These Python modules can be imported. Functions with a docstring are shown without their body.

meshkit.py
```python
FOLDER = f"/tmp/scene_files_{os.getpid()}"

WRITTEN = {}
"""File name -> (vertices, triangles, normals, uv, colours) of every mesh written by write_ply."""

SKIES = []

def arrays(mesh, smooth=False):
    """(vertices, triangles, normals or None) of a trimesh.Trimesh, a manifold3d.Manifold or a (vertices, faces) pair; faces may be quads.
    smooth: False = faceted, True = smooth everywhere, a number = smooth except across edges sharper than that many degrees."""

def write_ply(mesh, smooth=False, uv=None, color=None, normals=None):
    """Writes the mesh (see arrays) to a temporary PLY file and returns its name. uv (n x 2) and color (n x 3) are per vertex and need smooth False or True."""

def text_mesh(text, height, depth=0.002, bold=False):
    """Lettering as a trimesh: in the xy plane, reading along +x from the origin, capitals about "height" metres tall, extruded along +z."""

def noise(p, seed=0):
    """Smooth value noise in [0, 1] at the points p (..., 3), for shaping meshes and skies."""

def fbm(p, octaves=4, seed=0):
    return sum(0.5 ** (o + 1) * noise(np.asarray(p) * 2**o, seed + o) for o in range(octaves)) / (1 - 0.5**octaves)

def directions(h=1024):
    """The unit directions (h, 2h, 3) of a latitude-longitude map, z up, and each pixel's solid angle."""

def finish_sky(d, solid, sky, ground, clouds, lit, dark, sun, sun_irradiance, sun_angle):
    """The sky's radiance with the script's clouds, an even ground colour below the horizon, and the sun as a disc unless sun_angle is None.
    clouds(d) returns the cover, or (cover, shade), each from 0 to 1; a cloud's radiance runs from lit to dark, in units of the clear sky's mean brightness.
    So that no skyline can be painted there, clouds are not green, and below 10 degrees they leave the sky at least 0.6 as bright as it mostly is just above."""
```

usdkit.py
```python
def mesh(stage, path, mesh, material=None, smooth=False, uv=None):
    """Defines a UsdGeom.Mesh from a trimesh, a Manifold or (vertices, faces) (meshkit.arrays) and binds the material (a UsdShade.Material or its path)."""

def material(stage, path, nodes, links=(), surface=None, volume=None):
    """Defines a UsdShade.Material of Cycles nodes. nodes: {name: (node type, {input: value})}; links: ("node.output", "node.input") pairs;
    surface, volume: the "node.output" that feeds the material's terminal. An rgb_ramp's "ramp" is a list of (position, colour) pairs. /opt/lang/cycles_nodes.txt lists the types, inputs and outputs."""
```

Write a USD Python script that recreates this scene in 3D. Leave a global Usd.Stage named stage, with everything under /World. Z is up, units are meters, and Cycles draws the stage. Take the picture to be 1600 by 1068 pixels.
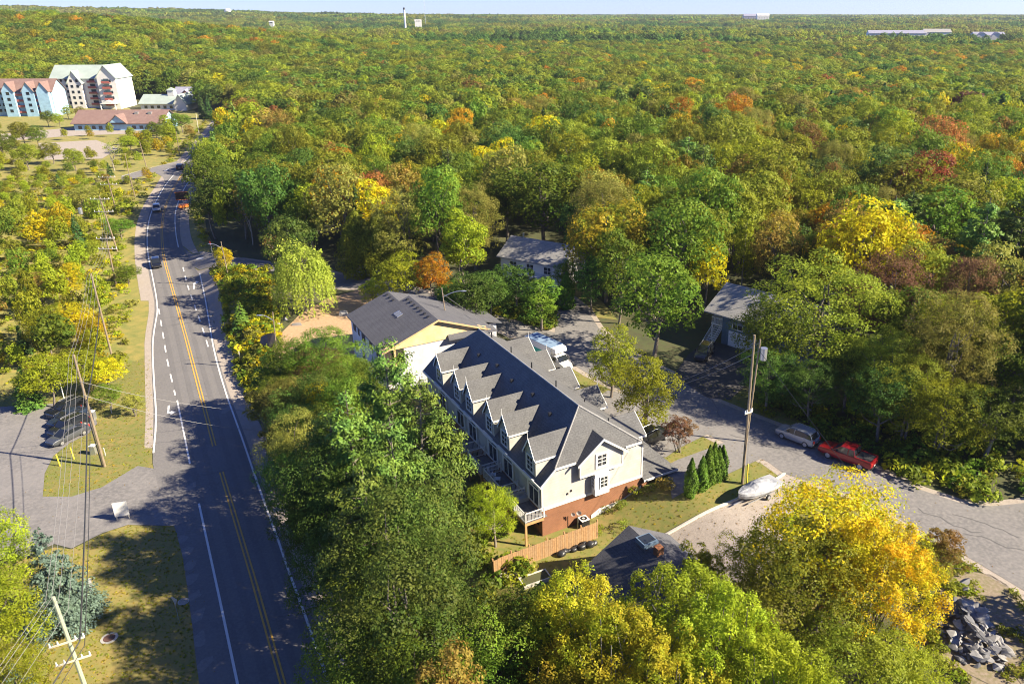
import math, numpy as np, trimesh, shapely, usdkit, meshkit
from shapely.geometry import Polygon, LineString, Point
from pxr import Usd, UsdGeom, UsdLux, UsdShade, Gf, Sdf, Vt

stage = Usd.Stage.CreateInMemory()
UsdGeom.SetStageUpAxis(stage, 'Z')
UsdGeom.Xform.Define(stage, '/World')
# ---------------------------------------------------------------- camera, sky, sun, exposure
F, CX, CY, HORIZON, EYE = 1225., 905., 534., 22., 45.
PITCH = math.atan((CY - HORIZON) / F)
cam = UsdGeom.Camera.Define(stage, '/World/camera')
cam.AddTranslateOp().Set((0, 0, EYE))
cam.AddRotateXOp().Set(90 - math.degrees(PITCH))
cam.CreateHorizontalApertureAttr(36.)
cam.CreateFocalLengthAttr(36. * F / 1600)
cam.CreateHorizontalApertureOffsetAttr(-(CX - 800) / 1600 * 36)
cam.CreateClippingRangeAttr((1., 60000.))
cam.CreateExposureAttr(1.62)
SUN_EL, SUN_DIR = math.radians(33.2), np.array([.975, -.22])
SUN_DIR = SUN_DIR / np.linalg.norm(SUN_DIR)
dome = UsdLux.DomeLight.Define(stage, '/World/sky')
dome.GetPrim().SetCustomDataByKey('kind', 'structure')
mat_sky = usdkit.material(stage, '/World/Looks/sky', {
    's': ('sky_texture', {'sky_type': 'single_scattering', 'sun_disc': False, 'sun_elevation': SUN_EL, 'sun_rotation': math.atan2(*SUN_DIR),
                          'altitude': 1500., 'air_density': 1.0, 'aerosol_density': 0.1, 'ozone_density': 3.0}),
    'm': ('mix_color', {'blend_type': 'multiply', 'fac': 1., 'b': (.55, .69, 1.22)}), 'b': ('background_shader', {'strength': .05})}, [('s.color', 'm.a'), ('m.result', 'b.color')], surface='b.background')
UsdShade.MaterialBindingAPI.Apply(dome.GetPrim()).Bind(mat_sky)
sun = UsdLux.DistantLight.Define(stage, '/World/sun')
sun.CreateIntensityAttr(1.25); sun.CreateNormalizeAttr(True); sun.CreateAngleAttr(.55); sun.CreateColorAttr((1., .885, .68))
sd = Gf.Vec3d(math.cos(SUN_EL) * SUN_DIR[0], math.cos(SUN_EL) * SUN_DIR[1], math.sin(SUN_EL))
sun.AddTransformOp().Set(Gf.Matrix4d(Gf.Rotation(Gf.Vec3d(0, 0, 1), sd), Gf.Vec3d(0)))

# ---------------------------------------------------------------- survey: terrain heights and points read off the photograph
E_AX, N_AX, LOT = np.array([.8565, .5161]), np.array([-.5161, .8565]), np.array([-3.41, 60.55])
LOT_ROT = math.degrees(math.atan2(.5161, .8565))

def smooth(x):
    x = np.clip(x, 0, 1)
    return x * x * (3 - 2 * x)

def ground_z(x, y):
    x, y = np.asarray(x, float), np.asarray(y, float)
    s = (x - LOT[0]) * E_AX[0] + (y - LOT[1]) * E_AX[1]
    d = np.hypot(x, y)
    t = (x - LOT[0]) * N_AX[0] + (y - LOT[1]) * N_AX[1]
    z = 2.2 * smooth((s - 4) / 11) * (1 - smooth((t - 110) / 160))
    z = z + 20 * smooth((d - 300) / 3500) + smooth((d - 220) / 500) * 10 * (meshkit.fbm(np.stack([x / 260, y / 260, x * 0], -1), 3, 5) - .5)
    z = z + 34 * np.exp(-(((x + 1900) / 1100) ** 2 + ((y - 2600) / 900) ** 2)) + 30 * np.exp(-(((x + 480) / 240) ** 2 + ((y - 740) / 160) ** 2))
    t = (x - LOT[0]) * N_AX[0] + (y - LOT[1]) * N_AX[1]
    z = z - 2.6 * (1 - smooth((t - 60) / 170)) * smooth((-5.5 - s - 7 * smooth((t - 30) / 14)) / 5.5) + 3.0 * np.exp(-((s + 7.5) / 3.2) ** 2 - ((t - 22) / 11) ** 2)
    return z + smooth((s - 36) / 40) * 2.0 * smooth((400 - d) / 200)

def ray(px, py):
    u = (CY - py) / F
    c, s = math.cos(PITCH), math.sin(PITCH)
    return np.array([(px - CX) / F, c + u * s, -s + u * c])

def at(px, py, h=0.):
    """the point h metres above the ground that is seen at pixel (px, py) of the photograph"""
    d = ray(px, py); z = 1.0
    for _ in range(25):
        k = (EYE - z - h) / -d[2]
        z = .5 * z + .5 * float(ground_z(d[0] * k, d[1] * k))
    return np.array([d[0] * k, d[1] * k, z])

def pix(p):
    p = np.asarray(p, float); c, s = math.cos(PITCH), math.sin(PITCH)
    z = p[..., 2] - EYE
    f = p[..., 1] * c - z * s
    return np.stack([CX + F * p[..., 0] / f, CY - F * (p[..., 1] * s + z * c) / f], -1)

def lot(s, t):
    return LOT + E_AX * s + N_AX * t

# ---------------------------------------------------------------- scene helpers
_used = {}
def fresh(parent, name):
    k = (parent, name); n = _used.get(k, 0); _used[k] = n + 1
    return f'{parent}/{name}' if n == 0 else f'{parent}/{name}_{n:03d}'

def tag(path, label=None, cat=None, group=None, kind=None):
    p = stage.GetPrimAtPath(path)
    for k, v in (('label', label), ('category', cat), ('group', group), ('kind', kind)):
        if v: p.SetCustomDataByKey(k, v)
    return path

def thing(name, label, cat, loc=(0, 0, 0), rz=0., group=None, scale=None, rx=0., ry=0.):
    path = fresh('/World', name)
    x = UsdGeom.Xform.Define(stage, path)
    x.AddTranslateOp().Set(tuple(map(float, loc)))
    if rz or rx or ry: x.AddRotateXYZOp().Set((rx, ry, rz))
    if scale is not None: x.AddScaleOp().Set(tuple(map(float, scale)))
    return tag(path, label, cat, group)

def part(parent, name, mesh, m, smooth_=False, label=None, kind=None):
    path = fresh(parent, name)
    usdkit.mesh(stage, path, mesh, m, smooth_)
    if label or kind: tag(path, label, None, None, kind)
    return path

def single(name, mesh, m, label, cat, group=None, smooth_=False, kind=None):
    path = fresh('/World', name); usdkit.mesh(stage, path, mesh, m, smooth_)
    return tag(path, label, cat, group, kind)

def copy_of(cls, name, label, cat, loc, rz=0., scale=(1, 1, 1), group=None, lean=(0, 0)):
    path = thing(name, label, cat, loc, rz, group, scale, lean[0], lean[1])
    p = stage.GetPrimAtPath(path); p.GetReferences().AddInternalReference(cls); p.SetInstanceable(True)
    return path

class MB:
    """collects shapes into one mesh"""
    def __init__(self): self.v, self.f, self.n = [], [], 0
    def add(self, v, f):
        v, f = np.asarray(v, float), np.asarray(f, int)
        if f.ndim == 2 and f.shape[1] == 4: f = np.vstack([f[:, [0, 1, 2]], f[:, [0, 2, 3]]])
        self.v.append(v); self.f.append(f + self.n); self.n += len(v); return self
    def tm(self, m, loc=(0, 0, 0)): return self.add(np.asarray(m.vertices) + np.asarray(loc), m.faces)
    def box(self, x0, y0, z0, x1, y1, z1):
        v = np.array([[x, y, z] for x in (x0, x1) for y in (y0, y1) for z in (z0, z1)], float)
        return self.add(v, [[0, 1, 3, 2], [4, 6, 7, 5], [0, 4, 5, 1], [2, 3, 7, 6], [0, 2, 6, 4], [1, 5, 7, 3]])
    def prism(self, poly, off):
        """planar polygon (3-D points, convex or nearly so) given thickness by the vector off"""
        p = np.asarray(poly, float); n = len(p); q = p + np.asarray(off, float)
        tri = [[0, i, i + 1] for i in range(1, n - 1)]
        f = tri + [[n + a, n + c, n + b] for a, b, c in tri]
        for i in range(n):
            j = (i + 1) % n; f += [[i, n + i, n + j], [i, n + j, j]]
        return self.add(np.vstack([p, q]), f)
    def slab(self, poly, th=.16): return self.prism(poly, (0, 0, -th))
    def tube(self, pts, r, sides=6):
        pts = np.asarray(pts, float); k = len(pts); r = np.broadcast_to(np.asarray(r, float), (k,))
        t = np.gradient(pts, axis=0); t /= np.linalg.norm(t, axis=1, keepdims=True) + 1e-12
        a = np.cross(t, np.where(np.abs(t[:, 2:]) < .9, [0, 0, 1.], [1., 0, 0])); a /= np.linalg.norm(a, axis=1, keepdims=True) + 1e-12
        b = np.cross(t, a); an = np.arange(sides) * 2 * np.pi / sides
        v = pts[:, None] + r[:, None, None] * (np.cos(an)[None, :, None] * a[:, None] + np.sin(an)[None, :, None] * b[:, None])
        i, j = np.meshgrid(np.arange(k - 1), np.arange(sides), indexing='ij'); j2 = (j + 1) % sides
        f = np.stack([i * sides + j, i * sides + j2, (i + 1) * sides + j2, (i + 1) * sides + j], -1).reshape(-1, 4)
        self.add(v.reshape(-1, 3), f)
        self.add(v[0], [[0, q + 1, q] for q in range(1, sides - 1)]); return self.add(v[-1], [[0, q, q + 1] for q in range(1, sides - 1)])
    def loft(self, secs):
        secs = np.asarray(secs, float); k, n = secs.shape[:2]
        i, j = np.meshgrid(np.arange(k - 1), np.arange(n), indexing='ij'); j2 = (j + 1) % n
        f = np.stack([i * n + j, i * n + j2, (i + 1) * n + j2, (i + 1) * n + j], -1).reshape(-1, 4)
        self.add(secs.reshape(-1, 3), f)
        self.add(secs[0], [[0, q + 1, q] for q in range(1, n - 1)]); return self.add(secs[-1], [[0, q, q + 1] for q in range(1, n - 1)])
    def get(self): return (np.vstack(self.v), np.vstack(self.f))

def box(*a): return MB().box(*a).get()
def tube(p, r, s=6): return MB().tube(p, r, s).get()

def drape(poly, lift, edge=2.0):
    """a polygon of the ground plane as a sheet that follows the terrain"""
    out = MB()
    for g in getattr(poly, 'geoms', [poly]):
        if g.is_empty or g.geom_type != 'Polygon' or g.area < .01: continue
        v, f = trimesh.creation.triangulate_polygon(g.simplify(.02), engine='earcut')
        v = np.column_stack([v, np.zeros(len(v))])
        v, f = trimesh.remesh.subdivide_to_size(v, f, edge, max_iter=14)
        n = np.cross(v[f[:, 1]] - v[f[:, 0]], v[f[:, 2]] - v[f[:, 0]])[:, 2]
        f[n < 0] = f[n < 0][:, ::-1]
        v[:, 2] = ground_z(v[:, 0], v[:, 1]) + lift
        out.add(v, f)
    return out.get()

def ppoly(pts): return Polygon([at(*p)[:2] for p in pts]).buffer(0)
def pline(pts): return np.array([at(*p)[:2] for p in pts])
def smooth_line(p, step=2.0):
    from scipy.interpolate import PchipInterpolator
    d = np.r_[0, np.cumsum(np.linalg.norm(np.diff(p, axis=0), axis=1))]
    q = np.arange(0, d[-1], step); q = np.r_[q, d[-1]]
    return np.column_stack([PchipInterpolator(d, p[:, 0])(q), PchipInterpolator(d, p[:, 1])(q)])

# ---------------------------------------------------------------- materials
def plain(name, c, rough=.6, metal=0., spec=.5, noise=None, bump=0., coat=0.):
    """noise: (scale, second colour) or (scale, second colour, scale2, third colour)"""
    nodes = {'p': ('principled_bsdf', {'base_color': c, 'roughness': rough, 'metallic': metal, 'specular_ior_level': spec, 'coat_weight': coat, 'coat_roughness': .05})}
    links = []
    if noise:
        nodes |= {'g': ('geometry', {}), 'n': ('noise_texture', {'scale': noise[0], 'detail': 5., 'roughness': .65}),
                  'r': ('map_range', {'from_min': .35, 'from_max': .65, 'clamp': True}), 'm': ('mix_color', {'a': c, 'b': noise[1]})}
        links += [('g.position', 'n.vector'), ('n.fac', 'r.value'), ('r.result', 'm.fac')]
        last = 'm.result'
        if len(noise) > 2:
            nodes |= {'n2': ('noise_texture', {'scale': noise[2], 'detail': 4.}), 'r2': ('map_range', {'from_min': .4, 'from_max': .7, 'clamp': True}), 'm2': ('mix_color', {'b': noise[3]})}
            links += [('g.position', 'n2.vector'), ('n2.fac', 'r2.value'), ('r2.result', 'm2.fac'), (last, 'm2.a')]; last = 'm2.result'
        links.append((last, 'p.base_color'))
        if bump:
            nodes['b'] = ('bump', {'strength': bump, 'distance': .1}); links += [('n.fac', 'b.height'), ('b.normal', 'p.normal')]
    return usdkit.material(stage, f'/World/Looks/{name}', nodes, links, surface='p.BSDF')

def foliage(name, c1, c2, scale=.3, trans=.48, vary=.30):
    """leaves whose colour drifts from c1 to c2 through a crown, from leaf to leaf and from tree to tree"""
    t = lambda c: (min(c[0] * 1.06, .72), c[1] * 1.10, c[2] * .72)
    nodes = {'g': ('geometry', {}), 'o': ('object_info', {}),
             'n': ('noise_texture', {'scale': scale, 'detail': 3., 'roughness': .6}), 'r': ('map_range', {'from_min': .38, 'from_max': .62, 'clamp': True}),
             'm': ('mix_color', {'a': t(c1), 'b': t(c2)}),
             'n2': ('noise_texture', {'scale': 3.1, 'detail': 2.}), 'v': ('map_range', {'from_min': .3, 'from_max': .7, 'to_min': .62, 'to_max': 1.42}),
             'v2': ('map_range', {'to_min': 1 - vary, 'to_max': 1 + vary}), 'vv': ('math', {'math_type': 'multiply'}),
             'hh': ('map_range', {'to_min': .482, 'to_max': .518}),
             'h': ('hsv', {'saturation': 1.0}),
             'p': ('principled_bsdf', {'roughness': .55, 'specular_ior_level': .15}), 't': ('translucent_bsdf', {}), 'x': ('mix_closure', {'fac': trans})}
    links = [('g.position', 'n.vector'), ('n.fac', 'r.value'), ('r.result', 'm.fac'), ('g.position', 'n2.vector'), ('n2.fac', 'v.value'), ('o.random', 'v2.value'),
             ('v.result', 'vv.value1'), ('v2.result', 'vv.value2'), ('o.random', 'hh.value'), ('hh.result', 'h.hue'),
             ('vv.value', 'h.value'), ('m.result', 'h.color'), ('h.color', 'p.base_color'), ('h.color', 't.color'),
             ('p.BSDF', 'x.closure1'), ('t.BSDF', 'x.closure2')]
    return usdkit.material(stage, f'/World/Looks/{name}', nodes, links, surface='x.closure')

GREEN = foliage('leaf_green', (.105, .175, .028), (.170, .215, .032))
OLIVE = foliage('leaf_olive', (.255, .255, .034), (.185, .215, .030))
LIME = foliage('leaf_yellow_green', (.300, .310, .024), (.215, .255, .026))
YELLOW = foliage('leaf_yellow', (.520, .370, .014), (.350, .320, .018), .35)
ORANGE = foliage('leaf_orange', (.480, .190, .018), (.380, .240, .020), .4)
RUST = foliage('leaf_rust', (.290, .165, .060), (.220, .175, .050), .4)
RED = foliage('leaf_red', (.330, .095, .055), (.280, .135, .050), .4)
PURPLE = foliage('leaf_purple', (.170, .075, .075), (.190, .110, .070), .4)
BROWN = foliage('leaf_brown', (.270, .235, .075), (.210, .210, .055), .4)
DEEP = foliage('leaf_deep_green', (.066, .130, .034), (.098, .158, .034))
PINE = foliage('needle_pine', (.088, .160, .042), (.150, .205, .042), .35, .2)
SPRUCE = foliage('needle_spruce', (.048, .095, .038), (.070, .115, .038), .3, .15)
BLUE = foliage('needle_blue', (.125, .175, .215), (.105, .150, .165), .8, .12)
WILLOW = foliage('leaf_willow', (.340, .350, .075), (.270, .300, .060))
CEDAR = foliage('leaf_cedar', (.085, .180, .028), (.110, .205, .030), 1.2, .2)
MIX = foliage('leaf_green_orange', (.165, .210, .028), (.360, .240, .026), .28)
GOLD = foliage('leaf_gold', (.560, .350, .010), (.300, .320, .018), .55, .38)
FLAME = foliage('leaf_orange_gold', (.560, .300, .012), (.380, .330, .016), .5, .4)
TIPPED = foliage('leaf_green_rust_tips', (.270, .300, .026), (.400, .310, .032), .55)
ASH = foliage('leaf_ash', (.078, .145, .036), (.140, .172, .046), .42)
BARK = plain('bark', (.10, .08, .06), .9, noise=(6., (.20, .17, .14)))
PALE_BARK = plain('pale_bark', (.36, .32, .27), .85, noise=(5., (.20, .18, .15)))
# ---------------------------------------------------------------- ground, roads, yards
def terrain_mesh():
    r = np.concatenate([[0.], np.geomspace(20, 9700, 270)])
    az = np.concatenate([np.linspace(-50, 42, 250), np.linspace(42, 310, 50)[1:-1]])
    a = np.radians(az)
    R, Aa = np.meshgrid(r[1:], a, indexing='ij')
    x, y = R * np.sin(Aa), R * np.cos(Aa)
    v = np.vstack([[0, 0, 0], np.stack([x, y, ground_z(x, y)], -1).reshape(-1, 3)])
    k, n = len(r) - 1, len(a)
    i, j = np.meshgrid(np.arange(k - 1), np.arange(n), indexing='ij'); j2 = (j + 1) % n
    f = np.stack([i * n + j, i * n + j2, (i + 1) * n + j2, (i + 1) * n + j], -1).reshape(-1, 4) + 1
    f = np.vstack([f[:, [0, 2, 1]], f[:, [0, 3, 2]]])
    c = np.array([[0, 1 + (q + 1) % n, 1 + q] for q in range(n)])
    return v, np.vstack([f, c])

M_FOREST = plain('forest_floor', (.045, .050, .018), .95, noise=(.12, (.085, .075, .030), .9, (.060, .075, .022)))
M_LAWN = plain('lawn', (.150, .150, .034), .95, noise=(.22, (.225, .170, .050), 1.6, (.130, .150, .028)), bump=.3)
M_DRYLAWN = plain('dry_lawn', (.225, .185, .050), .95, noise=(.16, (.175, .175, .040), 1.3, (.255, .190, .058)), bump=.3)
M_MEADOW = plain('meadow', (.210, .195, .042), .95, noise=(.10, (.290, .225, .060), .7, (.150, .165, .034)), bump=.4)
M_GRAVEL = plain('gravel', (.31, .265, .225), .95, noise=(1.4, (.25, .21, .175), 9., (.36, .31, .265)), bump=.4)
M_DIRT = plain('sandy_dirt', (.40, .25, .13), .95, noise=(.5, (.32, .21, .12), 3., (.44, .30, .18)), bump=.5)
M_ASPHALT = plain('asphalt', (.158, .150, .147), .85, spec=.3, noise=(.30, (.138, .132, .130), 4., (.178, .167, .161)))
M_OLDASPHALT = plain('worn_asphalt', (.190, .180, .175), .88, spec=.3, noise=(.22, (.140, .134, .132), 3., (.215, .200, .192)))
M_DARKASPHALT = plain('dark_asphalt', (.06, .058, .06), .85, spec=.3, noise=(.5, (.075, .07, .07)))
M_WHITEPAINT = plain('white_line_paint', (.64, .64, .63), .7, noise=(2.5, (.60, .59, .57)))
M_YELLOWPAINT = plain('yellow_line_paint', (.62, .35, .05), .7, noise=(2.5, (.48, .28, .06)))
M_CONCRETE = plain('concrete', (.42, .40, .37), .85, noise=(2., (.34, .32, .30)))

usdkit.mesh(stage, '/World/ground', terrain_mesh(), M_FOREST, True); tag('/World/ground', kind='structure')

HWY_L = [(330, 1180), (311, 1068), (303, 1000), (296, 940), (287, 880), (280, 840), (272, 822), (254, 778), (240, 735), (239, 690), (240, 640), (238, 600), (237, 560), (236, 530), (240, 500), (242, 480),
         (235, 440), (229, 405), (227, 373), (229, 350), (235, 328), (243, 311), (256, 289), (267, 272), (285, 254), (300, 236), (312, 222), (325, 207), (333, 197), (342, 186), (352, 178)]
HWY_R = [(358, 178), (350, 188), (345, 200), (337, 215), (325, 235), (315, 252), (308, 270), (298, 290), (289, 312), (282, 335), (281, 356), (284, 380), (292, 400), (308, 424), (316, 440), (324, 470), (331, 517),
         (337, 545), (357, 611), (383, 681), (408, 751), (428, 801), (445, 842), (464, 892), (485, 948), (527, 1068), (560, 1180)]
hwy = Polygon(np.vstack([smooth_line(pline(HWY_L), 5.), smooth_line(pline(HWY_R), 5.)])).buffer(0)
STREET = [(286, 386), (300, 397), (345, 403), (380, 405), (430, 412), (510, 424), (590, 436), (660, 455), (745, 487), (780, 497), (867, 520), (872, 466), (895, 466), (918, 485), (935, 512), (965, 540), (1000, 560), (1045, 582),
          (1100, 619), (1175, 650), (1240, 675), (1330, 715), (1440, 766), (1500, 786), (1550, 791), (1600, 786), (1720, 765), (1900, 740), (1900, 900), (1720, 960), (1680, 1000), (1600, 923), (1525, 878), (1440, 830), (1350, 780), (1225, 740), (1200, 722),
          (1120, 686), (1060, 655), (1000, 625), (920, 585), (880, 560), (794, 521), (720, 495), (660, 476), (600, 462), (560, 450), (510, 449), (400, 419), (345, 416), (312, 422), (300, 415)]
street = ppoly(STREET).difference(hwy)
PARKING = [(-260, 640), (0, 636), (60, 632), (132, 628), (146, 640), (152, 662), (138, 678), (110, 692), (84, 712), (70, 740), (67, 776), (112, 776), (160, 761), (215, 728), (245, 733), (280, 822), (200, 820), (160, 833), (112, 857), (85, 850), (40, 870), (-300, 900)]
parking = ppoly(PARKING).difference(hwy)
sideroad = ppoly([(190, 275), (240, 262), (285, 250), (270, 280), (258, 286), (255, 277), (242, 270), (190, 285)]).difference(hwy)
paved = shapely.union_all([hwy, street, parking, sideroad])
shoulder = hwy.buffer(2.1, quad_segs=3).difference(ppoly([(100, 470), (242, 470), (242, 700), (100, 700)]).difference(hwy.buffer(.9))).difference(ppoly([(-100, 700), (250, 700), (300, 840), (400, 1250), (-100, 1250)])).difference(shapely.union_all([hwy, street.buffer(.2), parking.buffer(.2), sideroad]))
gravel_lot = ppoly([(1037, 838), (1150, 781), (1226, 741), (1250, 752), (1240, 800), (1200, 900), (1050, 930)]).difference(street)
dirt = ppoly([(425, 560), (440, 520), (470, 490), (515, 465), (565, 450), (600, 470), (640, 520), (560, 620), (500, 600)]).difference(street)
drive_a = ppoly([(1040, 728), (1060, 718), (1110, 700), (1145, 686), (1190, 716), (1135, 742), (1090, 760), (1050, 780)]).difference(street)
drive_b = ppoly([(1000, 705), (1010, 690), (1060, 665), (1085, 650), (1115, 674), (1062, 700), (1040, 715)]).difference(street)
drive_c = ppoly([(905, 640), (950, 610), (1000, 622), (1062, 656), (1010, 680), (960, 660)]).difference(street)
blue_drive = ppoly([(1050, 590), (1075, 555), (1105, 530), (1170, 550), (1180, 590), (1140, 625), (1105, 622)]).difference(street)
hotel_lot = ppoly([(-60, 215), (110, 200), (260, 200), (250, 208), (120, 212), (-60, 226)])
far_lot = ppoly([(60, 224), (150, 219), (185, 232), (160, 248), (70, 250)])
clearing = ppoly([(570, 215), (600, 198), (626, 200), (622, 214), (590, 222)])
drives = shapely.union_all([drive_a, drive_b, drive_c])
lawn_lot = Polygon([lot(-10, -20), lot(34, -26), lot(34, 10), lot(24, 34), lot(-8, 34)]).difference(shapely.union_all([hwy.buffer(3.), street, gravel_lot, drives]))
lawn_left = ppoly([(-320, 1000), (85, 855), (112, 858), (160, 834), (200, 821), (280, 823), (290, 880), (298, 940), (305, 1000), (313, 1068), (334, 1190), (-320, 1190)]).difference(paved)
lawn_mid = ppoly([(-260, 610), (0, 606), (120, 600), (222, 560), (233, 560), (238, 640), (238, 690), (238, 738), (214, 732), (160, 764), (112, 779), (60, 776), (-260, 640)]).difference(shapely.union_all([parking, hwy]))
yard_n = ppoly([(905, 492), (885, 460), (895, 445), (940, 470), (965, 500)])
meadow = shapely.union_all([ppoly([(-300, 620), (-40, 300), (60, 270), (190, 285), (250, 285), (236, 318), (222, 350), (214, 400), (222, 478), (230, 560), (222, 585), (120, 612), (0, 615)]),
                            ppoly([(318, 420), (410, 425), (430, 470), (440, 520), (425, 570), (400, 640), (370, 640), (340, 540), (326, 470)]), hwy.buffer(5.5)])
meadow = meadow.difference(shapely.union_all([paved, shoulder, dirt, lawn_mid, lawn_left, lawn_lot]))

def setting(name, poly, lift, m, edge=2.0):
    path = fresh('/World', name); usdkit.mesh(stage, path, drape(poly, lift, edge), m, True); tag(path, kind='structure')
setting('meadow_ground', meadow.simplify(.1), .03, M_MEADOW, 4.)
setting('lawn_ground', lawn_lot, .04, M_LAWN, 1.2)
setting('lawn_ground', lawn_mid, .04, M_LAWN)
setting('lawn_ground', lawn_left, .045, M_DRYLAWN)
setting('lawn_ground', yard_n, .03, M_LAWN)
setting('dirt_ground', ppoly([(1470, 920), (1500, 890), (1560, 900), (1640, 985), (1660, 1090), (1540, 1090), (1440, 1000)]).difference(street.buffer(.5)), .05, plain('stony_dirt', (.20, .155, .11), .95, noise=(.8, (.15, .135, .06), 4., (.25, .195, .145)), bump=.6), 1.5)
setting('dirt_ground', dirt.difference(paved), .055, M_DIRT)
setting('gravel_shoulder', shoulder, .05, M_GRAVEL, 4.)
setting('gravel_shoulder', street.buffer(.8, quad_segs=3).difference(shapely.union_all([street, hwy.buffer(2.2), drives, blue_drive, gravel_lot])), .05, M_GRAVEL, 2.)
setting('gravel_lot', gravel_lot, .06, M_GRAVEL, 1.2)
setting('gravel_clearing', clearing, .05, M_GRAVEL)
setting('highway', hwy, .06, M_ASPHALT, 5.)
setting('side_street', street, .065, M_OLDASPHALT, 1.5)
setting('side_road', sideroad, .065, M_OLDASPHALT, 3.)
setting('parking_lot', parking, .065, M_OLDASPHALT, 3.)
setting('driveway', drive_a, .07, M_OLDASPHALT, 1.2)
setting('driveway', drive_b, .07, M_OLDASPHALT, 1.2)
setting('driveway', drive_c, .07, M_OLDASPHALT, 1.2)
setting('driveway', blue_drive, .07, M_DARKASPHALT, 1.5)
setting('meadow_ground', ppoly([(-80, 165), (190, 170), (262, 165), (300, 168), (318, 190), (262, 262), (-80, 262)]).difference(shapely.union_all([hotel_lot, far_lot, hwy, sideroad, meadow])), .03, M_MEADOW, 5.)
setting('meadow_ground', ppoly([(-120, 250), (262, 250), (250, 292), (190, 292), (60, 278), (-40, 310), (-300, 640), (-420, 640)]).difference(shapely.union_all([paved, meadow.buffer(.1), far_lot, hwy.buffer(4)])), .02, M_MEADOW, 5.)
setting('hotel_parking_lot', hotel_lot, .06, M_GRAVEL, 6.)
setting('hotel_parking_lot', far_lot, .06, M_GRAVEL, 6.)

def stripe(pts, width, m, lift=.085, name='lane_line', dash=None, off=0.):
    p = smooth_line(pline(pts), 2.)
    if off:
        t = np.gradient(p, axis=0); t /= np.linalg.norm(t, axis=1, keepdims=True); p = p + off * np.column_stack([t[:, 1], -t[:, 0]])
    ls = LineString(p)
    g = [ls] if not dash else [shapely.ops.substring(ls, a, min(a + dash[0], ls.length)) for a in np.arange(0, ls.length, dash[0] + dash[1])]
    for q in g:
        setting(name, q.buffer(width / 2, cap_style='flat'), lift, m, 6.)
import shapely.ops
stripe([(272, 273), (259, 289), (246, 311), (238, 328), (232, 350), (230, 373), (232, 401), (239, 436), (245, 470), (246, 485), (241, 517), (239, 534), (241, 600), (244, 650), (240, 708)], .2, M_WHITEPAINT)
stripe([(343, 188), (335, 199), (327, 209), (314, 224), (302, 238), (286, 255)], .2, M_WHITEPAINT)
stripe([(248, 483), (256, 530), (262, 566), (268, 592), (274, 618)], .2, M_WHITEPAINT, dash=(3., 3.))
stripe([(277, 626), (287, 674), (297, 725)], .2, M_WHITEPAINT)
stripe([(311, 787), (314, 801), (347, 953), (371, 1068), (396, 1185)], .2, M_WHITEPAINT)
stripe([(312, 427), (322, 474), (329, 517), (334, 545), (352, 611), (377, 681), (401, 751), (419, 801), (434, 842), (451, 892), (472, 948), (514, 1068), (552, 1180)], .2, M_WHITEPAINT)
stripe([(286, 418), (295, 452), (305, 480), (320, 524), (327, 548)], .2, M_WHITEPAINT, dash=(3., 3.))
stripe([(349, 188), (338, 206), (325, 226), (303, 272), (288, 295), (279, 315), (274, 334), (274, 356), (279, 387)], .2, M_WHITEPAINT)
stripe([(190, 276), (237, 262), (285, 253)], .2, M_WHITEPAINT)
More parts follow.
